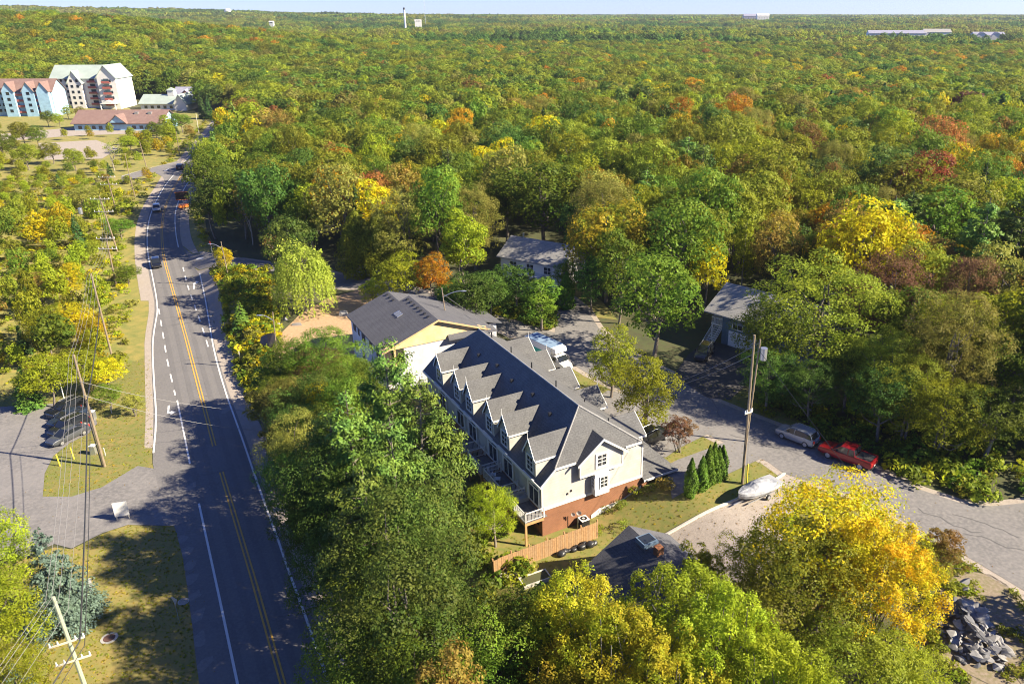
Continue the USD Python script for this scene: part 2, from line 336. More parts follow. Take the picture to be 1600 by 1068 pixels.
for o in (-.17, .17):
    stripe([(306, 254), (288, 269), (278, 283), (265, 307), (259, 322), (254, 344), (253, 368), (256, 401), (265, 436), (290, 525), (312, 610), (335, 697)], .15, M_YELLOWPAINT, off=o)
    stripe([(346, 738), (365, 801), (401, 922), (442, 1068), (476, 1185)], .15, M_YELLOWPAINT, off=o)
    stripe([(346, 190), (334, 206), (320, 228), (309, 250)], .15, M_YELLOWPAINT, off=o)
stripe([(307, 405), (317, 404)], .6, M_WHITEPAINT, name='stop_line')
stripe([(257, 268), (264, 264)], .6, M_WHITEPAINT, name='stop_line')
M_TRACK = plain('tyre_track', (.138, .131, .129), .8, spec=.35, noise=(.30, (.122, .117, .115), 4., (.156, .147, .142)))
M_PATCH = plain('asphalt_patch', (.200, .190, .186), .85, spec=.3, noise=(.8, (.165, .158, .155), 5., (.22, .208, .20)))
M_SEAL = plain('crack_seal', (.10, .097, .095), .7)
YL = [(306, 254), (288, 269), (278, 283), (265, 307), (259, 322), (254, 344), (253, 368), (256, 401), (265, 436), (290, 525), (312, 610), (335, 697), (346, 738), (365, 801), (401, 922), (442, 1068), (476, 1185)]
for o in (-2.6, -1.1, 1.15, 2.65): stripe(YL, .62, M_TRACK, .068, 'wheel_track', off=o)
pr_ = np.random.default_rng(8)
for k, (px, py) in enumerate(((291, 862), (295, 885), (297, 905), (302, 935), (307, 965), (311, 1000), (318, 1040), (287, 840), (300, 760), (355, 640))):
    c_ = at(px, py)[:2]; a_ = pr_.uniform(0, 6.28, 9); a_.sort(); rr_ = pr_.uniform(.55, 1.05, 9)
    setting('asphalt_patch', Polygon([c_ + np.array([math.cos(t) * .62, math.sin(t) * 1.15]) * q for t, q in zip(a_, rr_)]).buffer(.1).intersection(hwy), .070, M_PATCH)
for k in range(9):
    c_ = at(*[(1120, 640), (1180, 690), (1230, 705), (1330, 745), (1480, 815), (1560, 850), (940, 540), (1040, 610), (1540, 820)][k])[:2]; a_ = pr_.uniform(0, 3.14); s_ = np.linspace(-2.8, 2.8, 9); d_ = np.array([math.cos(a_), math.sin(a_)]); q_ = np.array([-d_[1], d_[0]])
    setting('crack_seal', LineString([c_ + d_ * s + q_ * pr_.normal() * .18 for s in s_]).buffer(.03).intersection(street), .082, M_SEAL, 1.)
for k in range(16):
    t_ = pr_.uniform(.05, .98); yl = smooth_line(pline(YL), .5); i_ = int(t_ * (len(yl) - 2)); d_ = yl[i_ + 1] - yl[i_]; d_ /= np.linalg.norm(d_); q_ = np.array([d_[1], -d_[0]]); s_ = np.linspace(pr_.uniform(-4.5, -.5), pr_.uniform(.5, 4.5), 9)
    setting('crack_seal', LineString([yl[i_] + q_ * s + d_ * pr_.normal() * .16 for s in s_]).buffer(.035).intersection(hwy), .074, M_SEAL)
def arrow(p0, p1, side):
    """turn arrow painted along p0 -> p1, its head bent to one side"""
    a, b = at(*p0)[:2], at(*p1)[:2]; d = (b - a) / np.linalg.norm(b - a); q = np.array([d[1], -d[0]]) * side; L = np.linalg.norm(b - a)
    P = lambda u, v: a + d * u * L + q * v
    shaft = Polygon([P(0, -.12), P(.75, -.12), P(.85, .36), P(.66, .36), P(.58, .14), P(0, .14)])
    setting('turn_arrow', shaft.buffer(0).union(Polygon([P(.98, .32), P(.54, .32), P(.76, .95)])), .085, M_WHITEPAINT)
arrow((303, 452), (303, 440), 1)
arrow((264, 634), (262, 650), -1)
# ---------------------------------------------------------------- tree shapes
def quads(c, nrm, size, rng, aspect=1.4):
    """leaf faces at c, facing nrm"""
    k = len(c); nrm = nrm / (np.linalg.norm(nrm, axis=1, keepdims=True) + 1e-9)
    a = np.cross(nrm, rng.normal(size=(k, 3))); a /= np.linalg.norm(a, axis=1, keepdims=True) + 1e-9
    b = np.cross(nrm, a); s = (size * rng.uniform(.6, 1.35, k))[:, None]
    a = a * s * .5 * aspect ** .5; b = b * s * .5 / aspect ** .5
    v = np.stack([c - a, c - b * .9 + a * .15, c + a, c + b * .9 + a * .15], 1).reshape(-1, 3)
    i = np.arange(k)[:, None] * 4
    return v, np.vstack([i + [0, 1, 2], i + [0, 2, 3]])

def lobe_leaves(rng, C, R, n, size, thick=.22, rand=.62, low=-.55):
    C, R = np.asarray(C, float), np.asarray(R, float)
    if R.ndim == 1: R = np.repeat(R[:, None], 3, 1)
    w = (R ** 2).mean(1); k = rng.choice(len(C), int(n * 1.9), p=w / w.sum())
    d = rng.normal(size=(len(k), 3)); d /= np.linalg.norm(d, axis=1, keepdims=True)
    ok = d[:, 2] > low + .3 * rng.normal(size=len(k)); k, d = k[ok], d[ok]
    p = C[k] + R[k] * d * (1 - thick * rng.uniform(0, 1, len(k)) ** 1.6)[:, None] * (1 + .10 * rng.normal(size=len(k)))[:, None]
    clump = meshkit.noise(p * 1.1, int(rng.integers(999)))
    deep = np.zeros(len(p), bool)
    for j in range(len(C)):
        deep |= ((((p - C[j]) / R[j]) ** 2).sum(1) < .42) & (k != j)
    ok = ~deep & (clump > .33 + .22 * rng.uniform(size=len(p))); p, d = p[ok][:n], d[ok][:n]
    return quads(p, d * 1.0 + rng.normal(size=p.shape) * rand * .62 + [0, 0, .2], size, rng)

def limb(mb, rng, a, b, r0, r1, bend=.12, k=5):
    a, b = np.asarray(a, float), np.asarray(b, float); t = np.linspace(0, 1, k)[:, None]
    p = a + (b - a) * t + np.sin(t * np.pi) * rng.normal(size=3) * np.linalg.norm(b - a) * bend
    mb.tube(p, np.linspace(r0, r1, k), 5); return p

def broadleaf(seed, h=15., r=5., base=.28, lobes=34, n=9000, size=.34, lobe=.34, stems=1, top=1.0, low=-.55):
    rng = np.random.default_rng(seed); cz = h * (base + 1) / 2; rz = h * (1 - base) / 2
    u = (np.arange(lobes) + .5) / lobes; phi = np.arange(lobes) * 2.39996 + rng.uniform(0, 6); z = 1 - 1.75 * u
    rad = np.sqrt(np.clip(1 - z * z, 0, 1)); j = rng.uniform(.50, .92, lobes)
    C = np.column_stack([r * rad * np.cos(phi) * j, r * rad * np.sin(phi) * j, cz + rz * z * j * 1.05 * top])
    C[:, :2] += rng.normal(size=(lobes, 2)) * r * .07; C[:, 2] += rng.normal(size=lobes) * r * .09
    R = r * lobe * rng.uniform(.62, 1.35, lobes)
    C = np.vstack([C, [[0, 0, cz]]]); R = np.append(R, r * .5); C[:, 2] = np.minimum(C[:, 2], h - R * .8)
    lv = lobe_leaves(rng, C, np.column_stack([R, R, R * .85]), n, size, low=low)
    tr = MB()
    for s in range(stems):
        o = rng.normal(size=2) * (.35 if stems > 1 else .02); lean = rng.normal(size=2) * r * (.28 if stems > 1 else .06)
        limb(tr, rng, (o[0], o[1], -.4), (o[0] + lean[0], o[1] + lean[1], h * .78), .02 * h / stems ** .5, .05, .03, 7)
    for q in rng.choice(lobes, min(lobes, 14), False):
        z0 = min(C[q, 2] - .15 * h, h * .6) * rng.uniform(.75, 1.); limb(tr, rng, (0, 0, max(z0, h * .16)), C[q], .009 * h, .02)
    return lv, tr.get()

def shoots(seed, h=13., r=4.2, n=34000, size=.128):
    """a maple of many upright leafy shoots over bare pale stems"""
    rng = np.random.default_rng(seed); k = 62; ph = np.arange(k) * 2.39996; q = np.sqrt((np.arange(k) + .4) / k)
    zt = h * (.97 - .42 * q ** 1.8) + rng.normal(size=k) * .5; hl = rng.uniform(.9, 1.7, k); C = np.column_stack([r * q * np.cos(ph), r * q * np.sin(ph), zt - hl]); C[:, :2] += rng.normal(size=(k, 2)) * .25; R = rng.uniform(.5, .85, k)
    low = rng.integers(0, k, 16); C2 = C[low] * [1, 1, 1] - [0, 0, 1.] * rng.uniform(1.6, 4.2, 16)[:, None]; C2[:, :2] *= 1.05
    tr = MB(); base = [(rng.normal() * .5, rng.normal() * .5, -.4) for _ in range(5)]
    for i in range(0, k, 2): limb(tr, rng, base[i % 5], C[i] + [0, 0, .5], .10, .02, .05, 6)
    return lobe_leaves(rng, np.vstack([C, C2]), np.vstack([np.column_stack([R, R, hl]), np.tile([.9, .9, .75], (16, 1))]), n, size, .35, .75), tr.get()

def poplar(seed, h=15., r=2.6, n=5000, size=.32):
    rng = np.random.default_rng(seed); k = 26; z = np.linspace(.25, .97, k); rad = r * np.sin(np.clip((1 - z) * 1.25 + .1, 0, 1) * np.pi / 2) * .7
    ph = np.arange(k) * 2.4; C = np.column_stack([rad * np.cos(ph), rad * np.sin(ph), z * h]); R = r * .42 * rng.uniform(.7, 1.25, k)
    tr = MB(); limb(tr, rng, (0, 0, -.4), (.2, 0, h * .95), .013 * h, .03, .015, 8)
    for q in range(0, k, 2): limb(tr, rng, (0, 0, C[q, 2] - 1.2), C[q], .05, .015)
    return lobe_leaves(rng, C, np.column_stack([R, R, R * 1.25]), n, size), tr.get()

def white_pine(seed, h=19., r=5., n=9000, size=.42):
    rng = np.random.default_rng(seed); tr = MB(); V, D = [], []
    limb(tr, rng, (0, 0, -.4), (.2, .1, h), .013 * h, .04, .01, 8)
    z = h * .2; W = []
    while z < h * .985:
        q = (z / h - .2) / .8; L = r * (.12 + .88 * (1 - q ** 1.9)) * (.8 + .2 * min(1, q * 4))
        for b in range(rng.integers(4, 7) if q < .9 else 4):
            W.append((z + rng.normal() * .25, rng.uniform(0, 6.283), L * rng.uniform(.5, 1.2)))
        z += rng.uniform(.7, 1.2)
    tot = sum(w[2] ** 1.4 for w in W)
    for z, ph, L in W:
        d = np.array([math.cos(ph), math.sin(ph), 0]); tip = d * L + [0, 0, z + L * rng.uniform(-.02, .24)]
        limb(tr, rng, (0, 0, z), tip, .05, .015, .04, 4); side = np.array([-d[1], d[0], 0])
        m = max(4, int(L * 2.6)); k = max(10, int(n * L ** 1.4 / tot))
        tt = rng.uniform(.22, 1.02, m) ** .8; cc = np.array([0, 0, z]) + (tip - [0, 0, z]) * tt[:, None] + side * (rng.normal(size=m) * L * .17 * (1.2 - tt * .7))[:, None] + np.array([0, 0, 1.]) * rng.uniform(-.05, .3, m)[:, None]
        j = rng.integers(0, m, k); off = rng.normal(size=(k, 3)) * [.36, .36, .17]
        V.append(cc[j] + off + d * .15); D.append(np.tile(d * .25, (k, 1)) + off * 1.2 + rng.normal(size=(k, 3)) * .3 + [0, 0, .7])
    return quads(np.vstack(V), np.vstack(D), size, rng, 2.2), tr.get()

def spruce(seed, h=14., r=2.7, n=8000, size=.30, droop=.25, base=.03):
    rng = np.random.default_rng(seed); tr = MB(); limb(tr, rng, (0, 0, -.4), (0, 0, h), .013 * h, .02, .0, 5); V, D = [], []
    z, W = h * base, []
    while z < h * .985:
        L = r * (1 - z / h) ** .85 + .12
        for b in range(max(5, int(9 * (L / r)) + 3)): W.append((z + rng.normal() * .12, rng.uniform(0, 6.283), L * rng.uniform(.78, 1.12)))
        z += .42 * h / 14
    tot = sum(w[2] for w in W)
    for z, ph, L in W:
        d = np.array([math.cos(ph), math.sin(ph), 0]); k = max(4, int(n * L / tot)); t = rng.uniform(.2, 1., k) ** .7
        side = np.array([-d[1], d[0], 0])
        p = d * (L * t)[:, None] + side * (rng.normal(size=k) * L * .13 * (1.15 - t * .6))[:, None]; p[:, 2] += z - droop * L * t ** 1.5 + rng.uniform(-.08, .16, k) + .12 * L * np.maximum(t - .8, 0)
        V.append(p); D.append(np.tile(d * .55, (k, 1)) + rng.normal(size=(k, 3)) * .4 + [0, 0, .55])
    return quads(np.vstack(V), np.vstack(D), size, rng, 2.0), tr.get()

def column_cedar(seed, h=4.2, r=.62, n=3800, size=.13, tip=.8):
    rng = np.random.default_rng(seed); k = n; z = rng.uniform(0, 1, k) ** .9; ph = rng.uniform(0, 6.283, k)
    rad = r * (np.clip((1 - z) * 1.9, 0, 1) ** tip) * np.clip(.72 + z * 2.2, 0, 1) * (1 + .16 * np.sin(ph * 3 + z * 9) + .10 * np.sin(ph * 7 - z * 23)) * rng.uniform(.8, 1.06, k)
    p = np.column_stack([rad * np.cos(ph), rad * np.sin(ph), z * h]); d = np.column_stack([np.cos(ph), np.sin(ph), .3 + 0 * ph])
    tr = MB(); tr.tube([(0, 0, -.2), (0, 0, h * .9)], [.07, .02])
    return quads(p, d + rng.normal(size=d.shape) * .45, size, rng, 1.8), tr.get()

def willow(seed, h=13., r=6., n=11000, size=.30):
    rng = np.random.default_rng(seed); lv, tr = broadleaf(seed, h, r * .85, .35, 26, 3500, .36, .34, 3)
    k = 330; ph = rng.uniform(0, 6.283, k); q = rng.uniform(.35, 1, k) ** .6; top = h * (.95 - .42 * q ** 2) ; L = rng.uniform(.35, .75, k) * h * (.35 + .55 * q); L = np.minimum(L, top - .8)
    m = n // k; t = rng.uniform(0, 1, (k, m)); x = (q * r * np.cos(ph))[:, None] + (np.cos(ph)[:, None] * .7 * t ** .5) + rng.normal(size=(k, m)) * .14; y = (q * r * np.sin(ph))[:, None] + (np.sin(ph)[:, None] * .7 * t ** .5) + rng.normal(size=(k, m)) * .14
    p = np.stack([x, y, top[:, None] - L[:, None] * t], -1).reshape(-1, 3); d = np.column_stack([np.repeat(np.cos(ph), m), np.repeat(np.sin(ph), m), np.full(k * m, .25)])
    v, f = quads(p, d + rng.normal(size=d.shape) * .5, size, rng, 2.2)
    return (np.vstack([lv[0], v]), np.vstack([lv[1], f + len(lv[0])])), tr

def bare_tree(seed, h=11., r=3., n=500, size=.25):
    rng = np.random.default_rng(seed); tr = MB(); L = []
    def grow(a, d, l, rad, lev):
        b = a + d * l; limb(tr, rng, a, b, rad, rad * .6, .07, 4)
        if lev == 0: L.append(b); return
        for q in range(3 if lev > 1 else 4):
            nd = d + rng.normal(size=3) * .48 + [0, 0, .22]; nd /= np.linalg.norm(nd); grow(a + d * l * rng.uniform(.55, 1.), nd, l * rng.uniform(.55, .78), rad * .55, lev - 1)
    grow(np.array([0, 0, -.3]), np.array([.02, .02, 1.]), h * .38, .014 * h, 3)
    L = np.array(L); p = L[rng.integers(0, len(L), n)] + rng.normal(size=(n, 3)) * .45
    return quads(p, rng.normal(size=(n, 3)), size, rng), tr.get()

def shrub(seed, h=2., r=1.3, n=900, size=.16):
    rng = np.random.default_rng(seed); k = 9; ph = np.arange(k) * 2.4; q = np.sqrt((np.arange(k) + .3) / k) * r * .62
    C = np.column_stack([q * np.cos(ph), q * np.sin(ph), h * rng.uniform(.35, .68, k)]); R = r * .42 * rng.uniform(.8, 1.2, k)
    tr = MB()
    for c in C[:5]: limb(tr, rng, (0, 0, -.1), c, .035, .012)
    return lobe_leaves(rng, C, np.column_stack([R, R, h * .34 * R / R.mean()]), n, size), tr.get()

SHAPES, CLASSES = {}, {}
def shape(key):
    if key not in SHAPES:
        kind, seed = key.rsplit('_', 1); seed = int(seed)
        SHAPES[key] = {'maple': lambda: broadleaf(seed, 15, 5, .22, 36, 8000, .33, .33), 'oak': lambda: broadleaf(seed + 50, 15, 5, .26, 30, 9500, .33, .36), 'fine': lambda: broadleaf(seed + 90, 15, 5, .18, 46, 26000, .160, .29, 2), 'shoots': lambda: shoots(seed + 7), 'nmaple': lambda: broadleaf(seed, 15, 5, .22, 38, 27000, .160, .32), 'noak': lambda: broadleaf(seed + 50, 15, 5, .26, 34, 22000, .185, .34), 'birch': lambda: broadleaf(seed + 120, 12, 3.2, .05, 34, 12000, .18, .36, 1, 1.05),
                       'stemmy': lambda: broadleaf(seed + 70, 15, 4.4, .30, 34, 10500, .26, .25, 5, low=-.2), 'tall': lambda: broadleaf(seed + 30, 16, 3.6, .24, 26, 8000, .31, .40), 'poplar': lambda: poplar(seed), 'pine': lambda: white_pine(seed), 'bigpine': lambda: white_pine(seed + 20, 19, 5.6, 26000, .25),
                       'spruce': lambda: spruce(seed), 'bluespruce': lambda: spruce(seed + 9, 9, 3.6, 23000, .165, .12, .02), 'cedar': lambda: column_cedar(seed), 'widecedar': lambda: column_cedar(seed + 5, 11, 3.4, 9000, .30, .62), 'willow': lambda: willow(seed),
                       'bare': lambda: bare_tree(seed), 'shrub': lambda: shrub(seed), 'bush': lambda: shrub(seed + 40, 3., 1.9, 1700, .22)}[kind]()
    return SHAPES[key]
HEIGHT = {'maple': (15, 5), 'oak': (15, 5), 'fine': (15, 5), 'stemmy': (15, 4.4), 'tall': (16, 3.6), 'birch': (12, 3.2), 'shoots': (13, 4.2), 'nmaple': (15, 5), 'noak': (15, 5), 'poplar': (15, 2.6), 'pine': (19, 5), 'bigpine': (19, 5.6), 'spruce': (14, 2.7), 'bluespruce': (9, 3.6), 'cedar': (4.2, .62), 'widecedar': (11, 3.4), 'willow': (13, 6), 'bare': (11, 3), 'shrub': (2, 1.3), 'bush': (3, 1.9)}
NAMES = {id(GREEN): 'green', id(OLIVE): 'olive', id(LIME): 'lime', id(YELLOW): 'yellow', id(ORANGE): 'orange', id(RUST): 'rust', id(RED): 'red', id(PURPLE): 'purple', id(BROWN): 'brown', id(DEEP): 'deep', id(PINE): 'pine', id(SPRUCE): 'spruce', id(BLUE): 'blue', id(WILLOW): 'willow', id(CEDAR): 'cedar', id(MIX): 'mixed', id(GOLD): 'gold', id(FLAME): 'flame', id(TIPPED): 'tipped', id(ASH): 'ash'}
def tree_class(key, m, bark=None):
    bark = bark or BARK; ck = (key, id(m), id(bark))
    if ck not in CLASSES:
        cls = f'/World/class_{key}_{NAMES[id(m)]}' + ('_pale' if bark is PALE_BARK else ''); stage.CreateClassPrim(cls); lv, tr = shape(key)
        usdkit.mesh(stage, cls + '/crown', lv, m); usdkit.mesh(stage, cls + '/trunk', tr, bark, True); CLASSES[ck] = cls
    return CLASSES[ck]

PLANTED = []      # x, y, radius of every tree set by hand
trng = np.random.default_rng(7)
def plant(name, label, cat, key, m, xyz, h, r, group=None, rz=None, bark=None, near=False):
    kind, sd_ = key.rsplit('_', 1)
    if near and kind in ('maple', 'oak') and math.hypot(xyz[0], xyz[1]) < 92: kind = 'n' + kind; key = f'{kind}_{sd_}'
    H0, R0 = HEIGHT[kind]
    rz = trng.uniform(0, 360) if rz is None else rz
    PLANTED.append((xyz[0], xyz[1], r))
    return copy_of(tree_class(key, m, bark), name, label, cat, xyz, rz, (r / R0, r / R0, h / H0), group)

def top_at(px, py, h):
    """where a tree of height h stands whose top is seen at the pixel"""
    p = at(px, py, h); return (p[0], p[1], p[2])
# ---------------------------------------------------------------- building materials
def shingle(name, c, c2):
    return usdkit.material(stage, f'/World/Looks/{name}', {'g': ('geometry', {}), 'n': ('noise_texture', {'scale': .7, 'detail': 5.}), 'n3': ('noise_texture', {'scale': 7., 'detail': 2.}), 'sep': ('separate_color', {}),
        'mul': ('math', {'math_type': 'multiply', 'value2': 5.5}), 'fr': ('math', {'math_type': 'fraction'}), 'lt': ('map_range', {'from_min': .0, 'from_max': .22, 'to_min': .72, 'to_max': 1., 'clamp': True}),
        'r': ('map_range', {'from_min': .35, 'from_max': .65, 'clamp': True}), 'm': ('mix_color', {'a': c, 'b': c2}), 'r3': ('map_range', {'from_min': .3, 'from_max': .7, 'to_min': .8, 'to_max': 1.2}), 'vv': ('math', {'math_type': 'multiply'}), 'h': ('hsv', {}),
        'bp': ('bump', {'strength': .4, 'distance': .006}), 'p': ('principled_bsdf', {'roughness': .9, 'specular_ior_level': .25})},
        [('g.position', 'n.vector'), ('g.position', 'n3.vector'), ('g.position', 'sep.color'), ('sep.b', 'mul.value1'), ('mul.value', 'fr.value1'), ('fr.value', 'lt.value'), ('n.fac', 'r.value'), ('r.result', 'm.fac'), ('n3.fac', 'r3.value'),
         ('lt.result', 'vv.value1'), ('r3.result', 'vv.value2'), ('vv.value', 'h.value'), ('m.result', 'h.color'), ('h.color', 'p.base_color'), ('fr.value', 'bp.height'), ('bp.normal', 'p.normal')], surface='p.BSDF')
def courses(name, c, c2, mortar, bw, rh, ms=.012):
    """brickwork or siding whose courses follow the height above ground"""
    return usdkit.material(stage, f'/World/Looks/{name}', {'t': ('texture_coordinate', {}), 'sep': ('separate_color', {}), 'ad': ('math', {'math_type': 'add'}), 'cb': ('combine_xyz', {}), 'b': ('brick_texture', {'color1': c, 'color2': c2, 'mortar': mortar, 'scale': 1., 'mortar_size': ms, 'brick_width': bw, 'row_height': rh, 'bias': 0.}),
        'n': ('noise_texture', {'scale': .8, 'detail': 4.}), 'r': ('map_range', {'from_min': .3, 'from_max': .7, 'to_min': .86, 'to_max': 1.1}), 'h': ('hsv', {}), 'p': ('principled_bsdf', {'roughness': .85, 'specular_ior_level': .3})},
        [('t.object', 'sep.color'), ('sep.r', 'ad.value1'), ('sep.g', 'ad.value2'), ('ad.value', 'cb.x'), ('sep.b', 'cb.y'), ('cb.vector', 'b.vector'), ('t.object', 'n.vector'), ('n.fac', 'r.value'), ('r.result', 'h.value'), ('b.color', 'h.color'), ('h.color', 'p.base_color')], surface='p.BSDF')
M_SHINGLE = shingle('grey_shingles', (.112, .111, .111), (.092, .091, .092))
M_SHINGLE2 = shingle('charcoal_shingles', (.105, .105, .115), (.090, .090, .100))
M_SHINGLE3 = shingle('weathered_shingles', (.30, .29, .28), (.25, .245, .24))
M_REDROOF = shingle('red_shingles', (.22, .145, .125), (.19, .12, .105))
M_GREENROOF = plain('pale_green_roof', (.33, .385, .35), .6, noise=(.2, (.28, .33, .30)))
M_LILACROOF = plain('lilac_metal_roof', (.27, .27, .34), .6, noise=(.3, (.22, .22, .29)))
M_SIDING = courses('cream_siding', (.425, .41, .372), (.41, .395, .36), (.36, .345, .312), 6., .28, .012)
M_BRICK = courses('red_brick', (.240, .096, .042), (.20, .078, .035), (.23, .145, .10), .22, .075, .008)
M_WHITE = plain('white_trim', (.62, .61, .59), .5)
M_WRAP = courses('white_house_wrap', (.47, .47, .48), (.45, .45, .47), (.38, .39, .41), 2.4, 1.3, .012)
M_OSB = plain('strand_board', (.66, .47, .22), .8, noise=(3., (.58, .40, .18), .8, (.70, .52, .27)))
M_GLASS = plain('window_glass', (.025, .03, .035), .06, spec=.7)
M_DARK = plain('dark_opening', (.03, .02, .018), .8)
M_FRAMEWOOD = plain('stud_wood', (.52, .36, .18), .8, noise=(4., (.44, .29, .14)))
M_DECKWOOD = plain('deck_wood', (.46, .27, .11), .8, noise=(3., (.36, .20, .085)))
M_FENCE = plain('fence_cedar', (.34, .195, .085), .85, noise=(.8, (.28, .155, .068), 6., (.38, .23, .11)))
M_FENCE2 = plain('fence_cedar_grey', (.29, .175, .085), .85, noise=(.8, (.25, .145, .07), 6., (.33, .21, .11)))
M_DECK = plain('grey_deck_boards', (.17, .155, .15), .8, noise=(2., (.12, .11, .11)))
M_METAL = plain('galvanised_metal', (.55, .56, .57), .35, .8)
M_BLACK = plain('black_metal', (.03, .03, .032), .4, .3)
M_BLUESIDING = courses('slate_blue_siding', (.10, .15, .19), (.095, .14, .18), (.06, .09, .12), 6., .18, .012)
M_SKYSIDING = courses('sky_blue_siding', (.33, .52, .66), (.32, .50, .64), (.28, .45, .57), 6., .35, .01)
M_PALEWALL = plain('pale_render', (.66, .64, .60), .8, noise=(.4, (.60, .58, .55)))
M_REDTRIM = plain('red_balcony', (.34, .10, .08), .7)
M_REDWALL = plain('barn_red_wall', (.34, .12, .08), .8)
M_BLUETRIM = plain('blue_trim', (.10, .15, .22), .6)
M_STONE = plain('grey_stone', (.26, .255, .255), .9, noise=(2., (.17, .165, .165), .7, (.34, .33, .32)), bump=.4)

def windowed(parent, x, y, z, w, h, d=(1, 0), out=(0, -1), frame=.1, mull=(1, 1), m=None, name='window', glass=None, proud=.05):
    """a window whose sill centre is at x, y, z of the house: frame with its own glass and bars; d runs along the wall, out leaves it"""
    d, o = np.array([*d, 0.]), np.array([*out, 0.]); c = np.array([x, y, z], float); up = np.array([0, 0, 1.])
    P = lambda u, v: c + d * u + up * v
    b = MB()
    for u0, u1, v0, v1 in ((-w / 2 - frame, -w / 2, -frame, h + frame), (w / 2, w / 2 + frame, -frame, h + frame), (-w / 2, w / 2, -frame, 0), (-w / 2, w / 2, h, h + frame)):
        b.prism([P(u0, v0), P(u1, v0), P(u1, v1), P(u0, v1)], o * (proud + .03))
    for k in range(1, mull[0] + 1): u = -w / 2 + w * k / (mull[0] + 1); b.prism([P(u - .03, 0), P(u + .03, 0), P(u + .03, h), P(u - .03, h)], o * (proud + .012))
    for k in range(1, mull[1] + 1): v = h * k / (mull[1] + 1); b.prism([P(-w / 2, v - .03), P(w / 2, v - .03), P(w / 2, v + .03), P(-w / 2, v + .03)], o * (proud + .009))
    wpath = part(parent, name, b.get(), m or M_WHITE)
    part(wpath, 'pane', MB().prism([P(-w / 2, 0), P(w / 2, 0), P(w / 2, h), P(-w / 2, h)], o * proud * .6).get(), glass or M_GLASS)
    return wpath

def gable(parent, x0, x1, y0, y1, z0, ze, zr, axis, mw, mr, over=.4, name='', th=.18, gm=None, rp=None):
    """walls and a gable roof; axis 'x' or 'y' is the way the ridge runs, rp where the ridge stands across it"""
    if axis == 'x': T = lambda a, b, z: (a, b, z); a0, a1, b0, b1 = x0, x1, y0, y1
    else: T = lambda a, b, z: (b, a, z); a0, a1, b0, b1 = y0, y1, x0, x1
    bm = (b0 + b1) / 2 if rp is None else rp
    w = MB(); w.prism([T(a0, b0, z0), T(a0, b1, z0), T(a0, b1, ze - .05), T(a0, bm, zr - .12), T(a0, b0, ze - .05)], np.subtract(T(a1, 0, 0), T(a0, 0, 0)))
    part(parent, name + 'wall', w.get(), mw)
    k0, k1 = (zr - ze) / (bm - b0), (zr - ze) / (b1 - bm)
    r = MB(); r.slab([T(a0 - over, b0 - over, ze - over * k0), T(a1 + over, b0 - over, ze - over * k0), T(a1 + over, bm, zr), T(a0 - over, bm, zr)], th)
    r.slab([T(a0 - over, bm, zr + .004), T(a1 + over, bm, zr + .004), T(a1 + over, b1 + over, ze - over * k1), T(a0 - over, b1 + over, ze - over * k1)], th)
    return part(parent, name + 'roof', r.get(), mr)

# ---------------------------------------------------------------- the row of townhouses
TH = thing('townhouse_row', 'long row of cream townhouses with steep grey gables above a brick ground floor', 'townhouses', (*LOT, 0), LOT_ROT)
LEN = 28.6
part(TH, 'brick_wall', box(0, 0, -.6, 11.1, LEN, 2.9), M_BRICK)
part(TH, 'siding_wall', MB().prism([(-.03, -.03, 2.9), (11.15, -.03, 2.9), (11.15, -.03, 6.6), (10.4, -.03, 7.1), (1.6, -.03, 7.1), (-.03, -.03, 5.75)], (0, LEN + .06, 0)).get(), M_SIDING)
part(TH, 'foundation', MB().prism([(5.3, -.06, -.3), (11.1, -.06, -.3), (11.1, -.06, 1.9), (9.4, -.06, 1.05), (6.2, -.06, .95), (5.3, -.06, .5)], (0, .05, 0)).get(), M_WHITE)
part(TH, 'trim_band', box(-.09, -.09, 2.86, 11.2, -.032, 3.12), M_WHITE)
part(TH, 'trim_band', box(-.09, -.09, 2.86, -.032, LEN, 3.08), M_WHITE)
for x in (-.07, 11.06): part(TH, 'corner_board', box(x, -.075, 3.12, x + .14, -.034, 6.0 if x < 1 else 6.6), M_WHITE)
R0, R1 = (5.5, 2.6, 11.1), (5.5, 25.2, 11.1)
west = [(-.35, -.35, 5.75), (1.23, -.35, 7.2), R0, R1, (1.23, LEN + .35, 7.2), (-.35, LEN + .35, 5.75)]
east = [(11.65, -.35, 6.5), (11.65, LEN + .35, 6.5), (10.7, LEN + .35, 7.2), R1, R0, (10.7, -.35, 7.2)]
part(TH, 'roof_slope', MB().slab(west).get(), M_SHINGLE)
part(TH, 'roof_slope', MB().slab(east).get(), M_SHINGLE)
part(TH, 'roof_hip', MB().slab([(1.23, -.35, 7.2), (10.7, -.35, 7.2), R0]).get(), M_SHINGLE)
part(TH, 'roof_hip', MB().slab([(10.7, LEN + .35, 7.2), (1.23, LEN + .35, 7.2), R1]).get(), M_SHINGLE)
rc = MB(); rc.tube([R0, R1], .09, 6); rc.tube([R0, (10.7, -.35, 7.2)], .09, 6); rc.tube([R0, (1.23, -.35, 7.2)], .07, 6)
part(TH, 'ridge_cap', rc.get(), M_SHINGLE3)
part(TH, 'fascia', box(-.44, -.36, 5.48, -.36, LEN + .36, 5.74), M_WHITE)
fb = MB(); fb.prism([(-.36, -.43, 5.50), (1.23, -.43, 6.96), (1.23, -.43, 7.18), (-.36, -.43, 5.72)], (0, .07, 0)); fb.box(1.23, -.43, 6.96, 3.4, -.36, 7.18); fb.box(8.9, -.43, 6.96, 10.75, -.36, 7.18)
part(TH, 'fascia', fb.get(), M_WHITE)
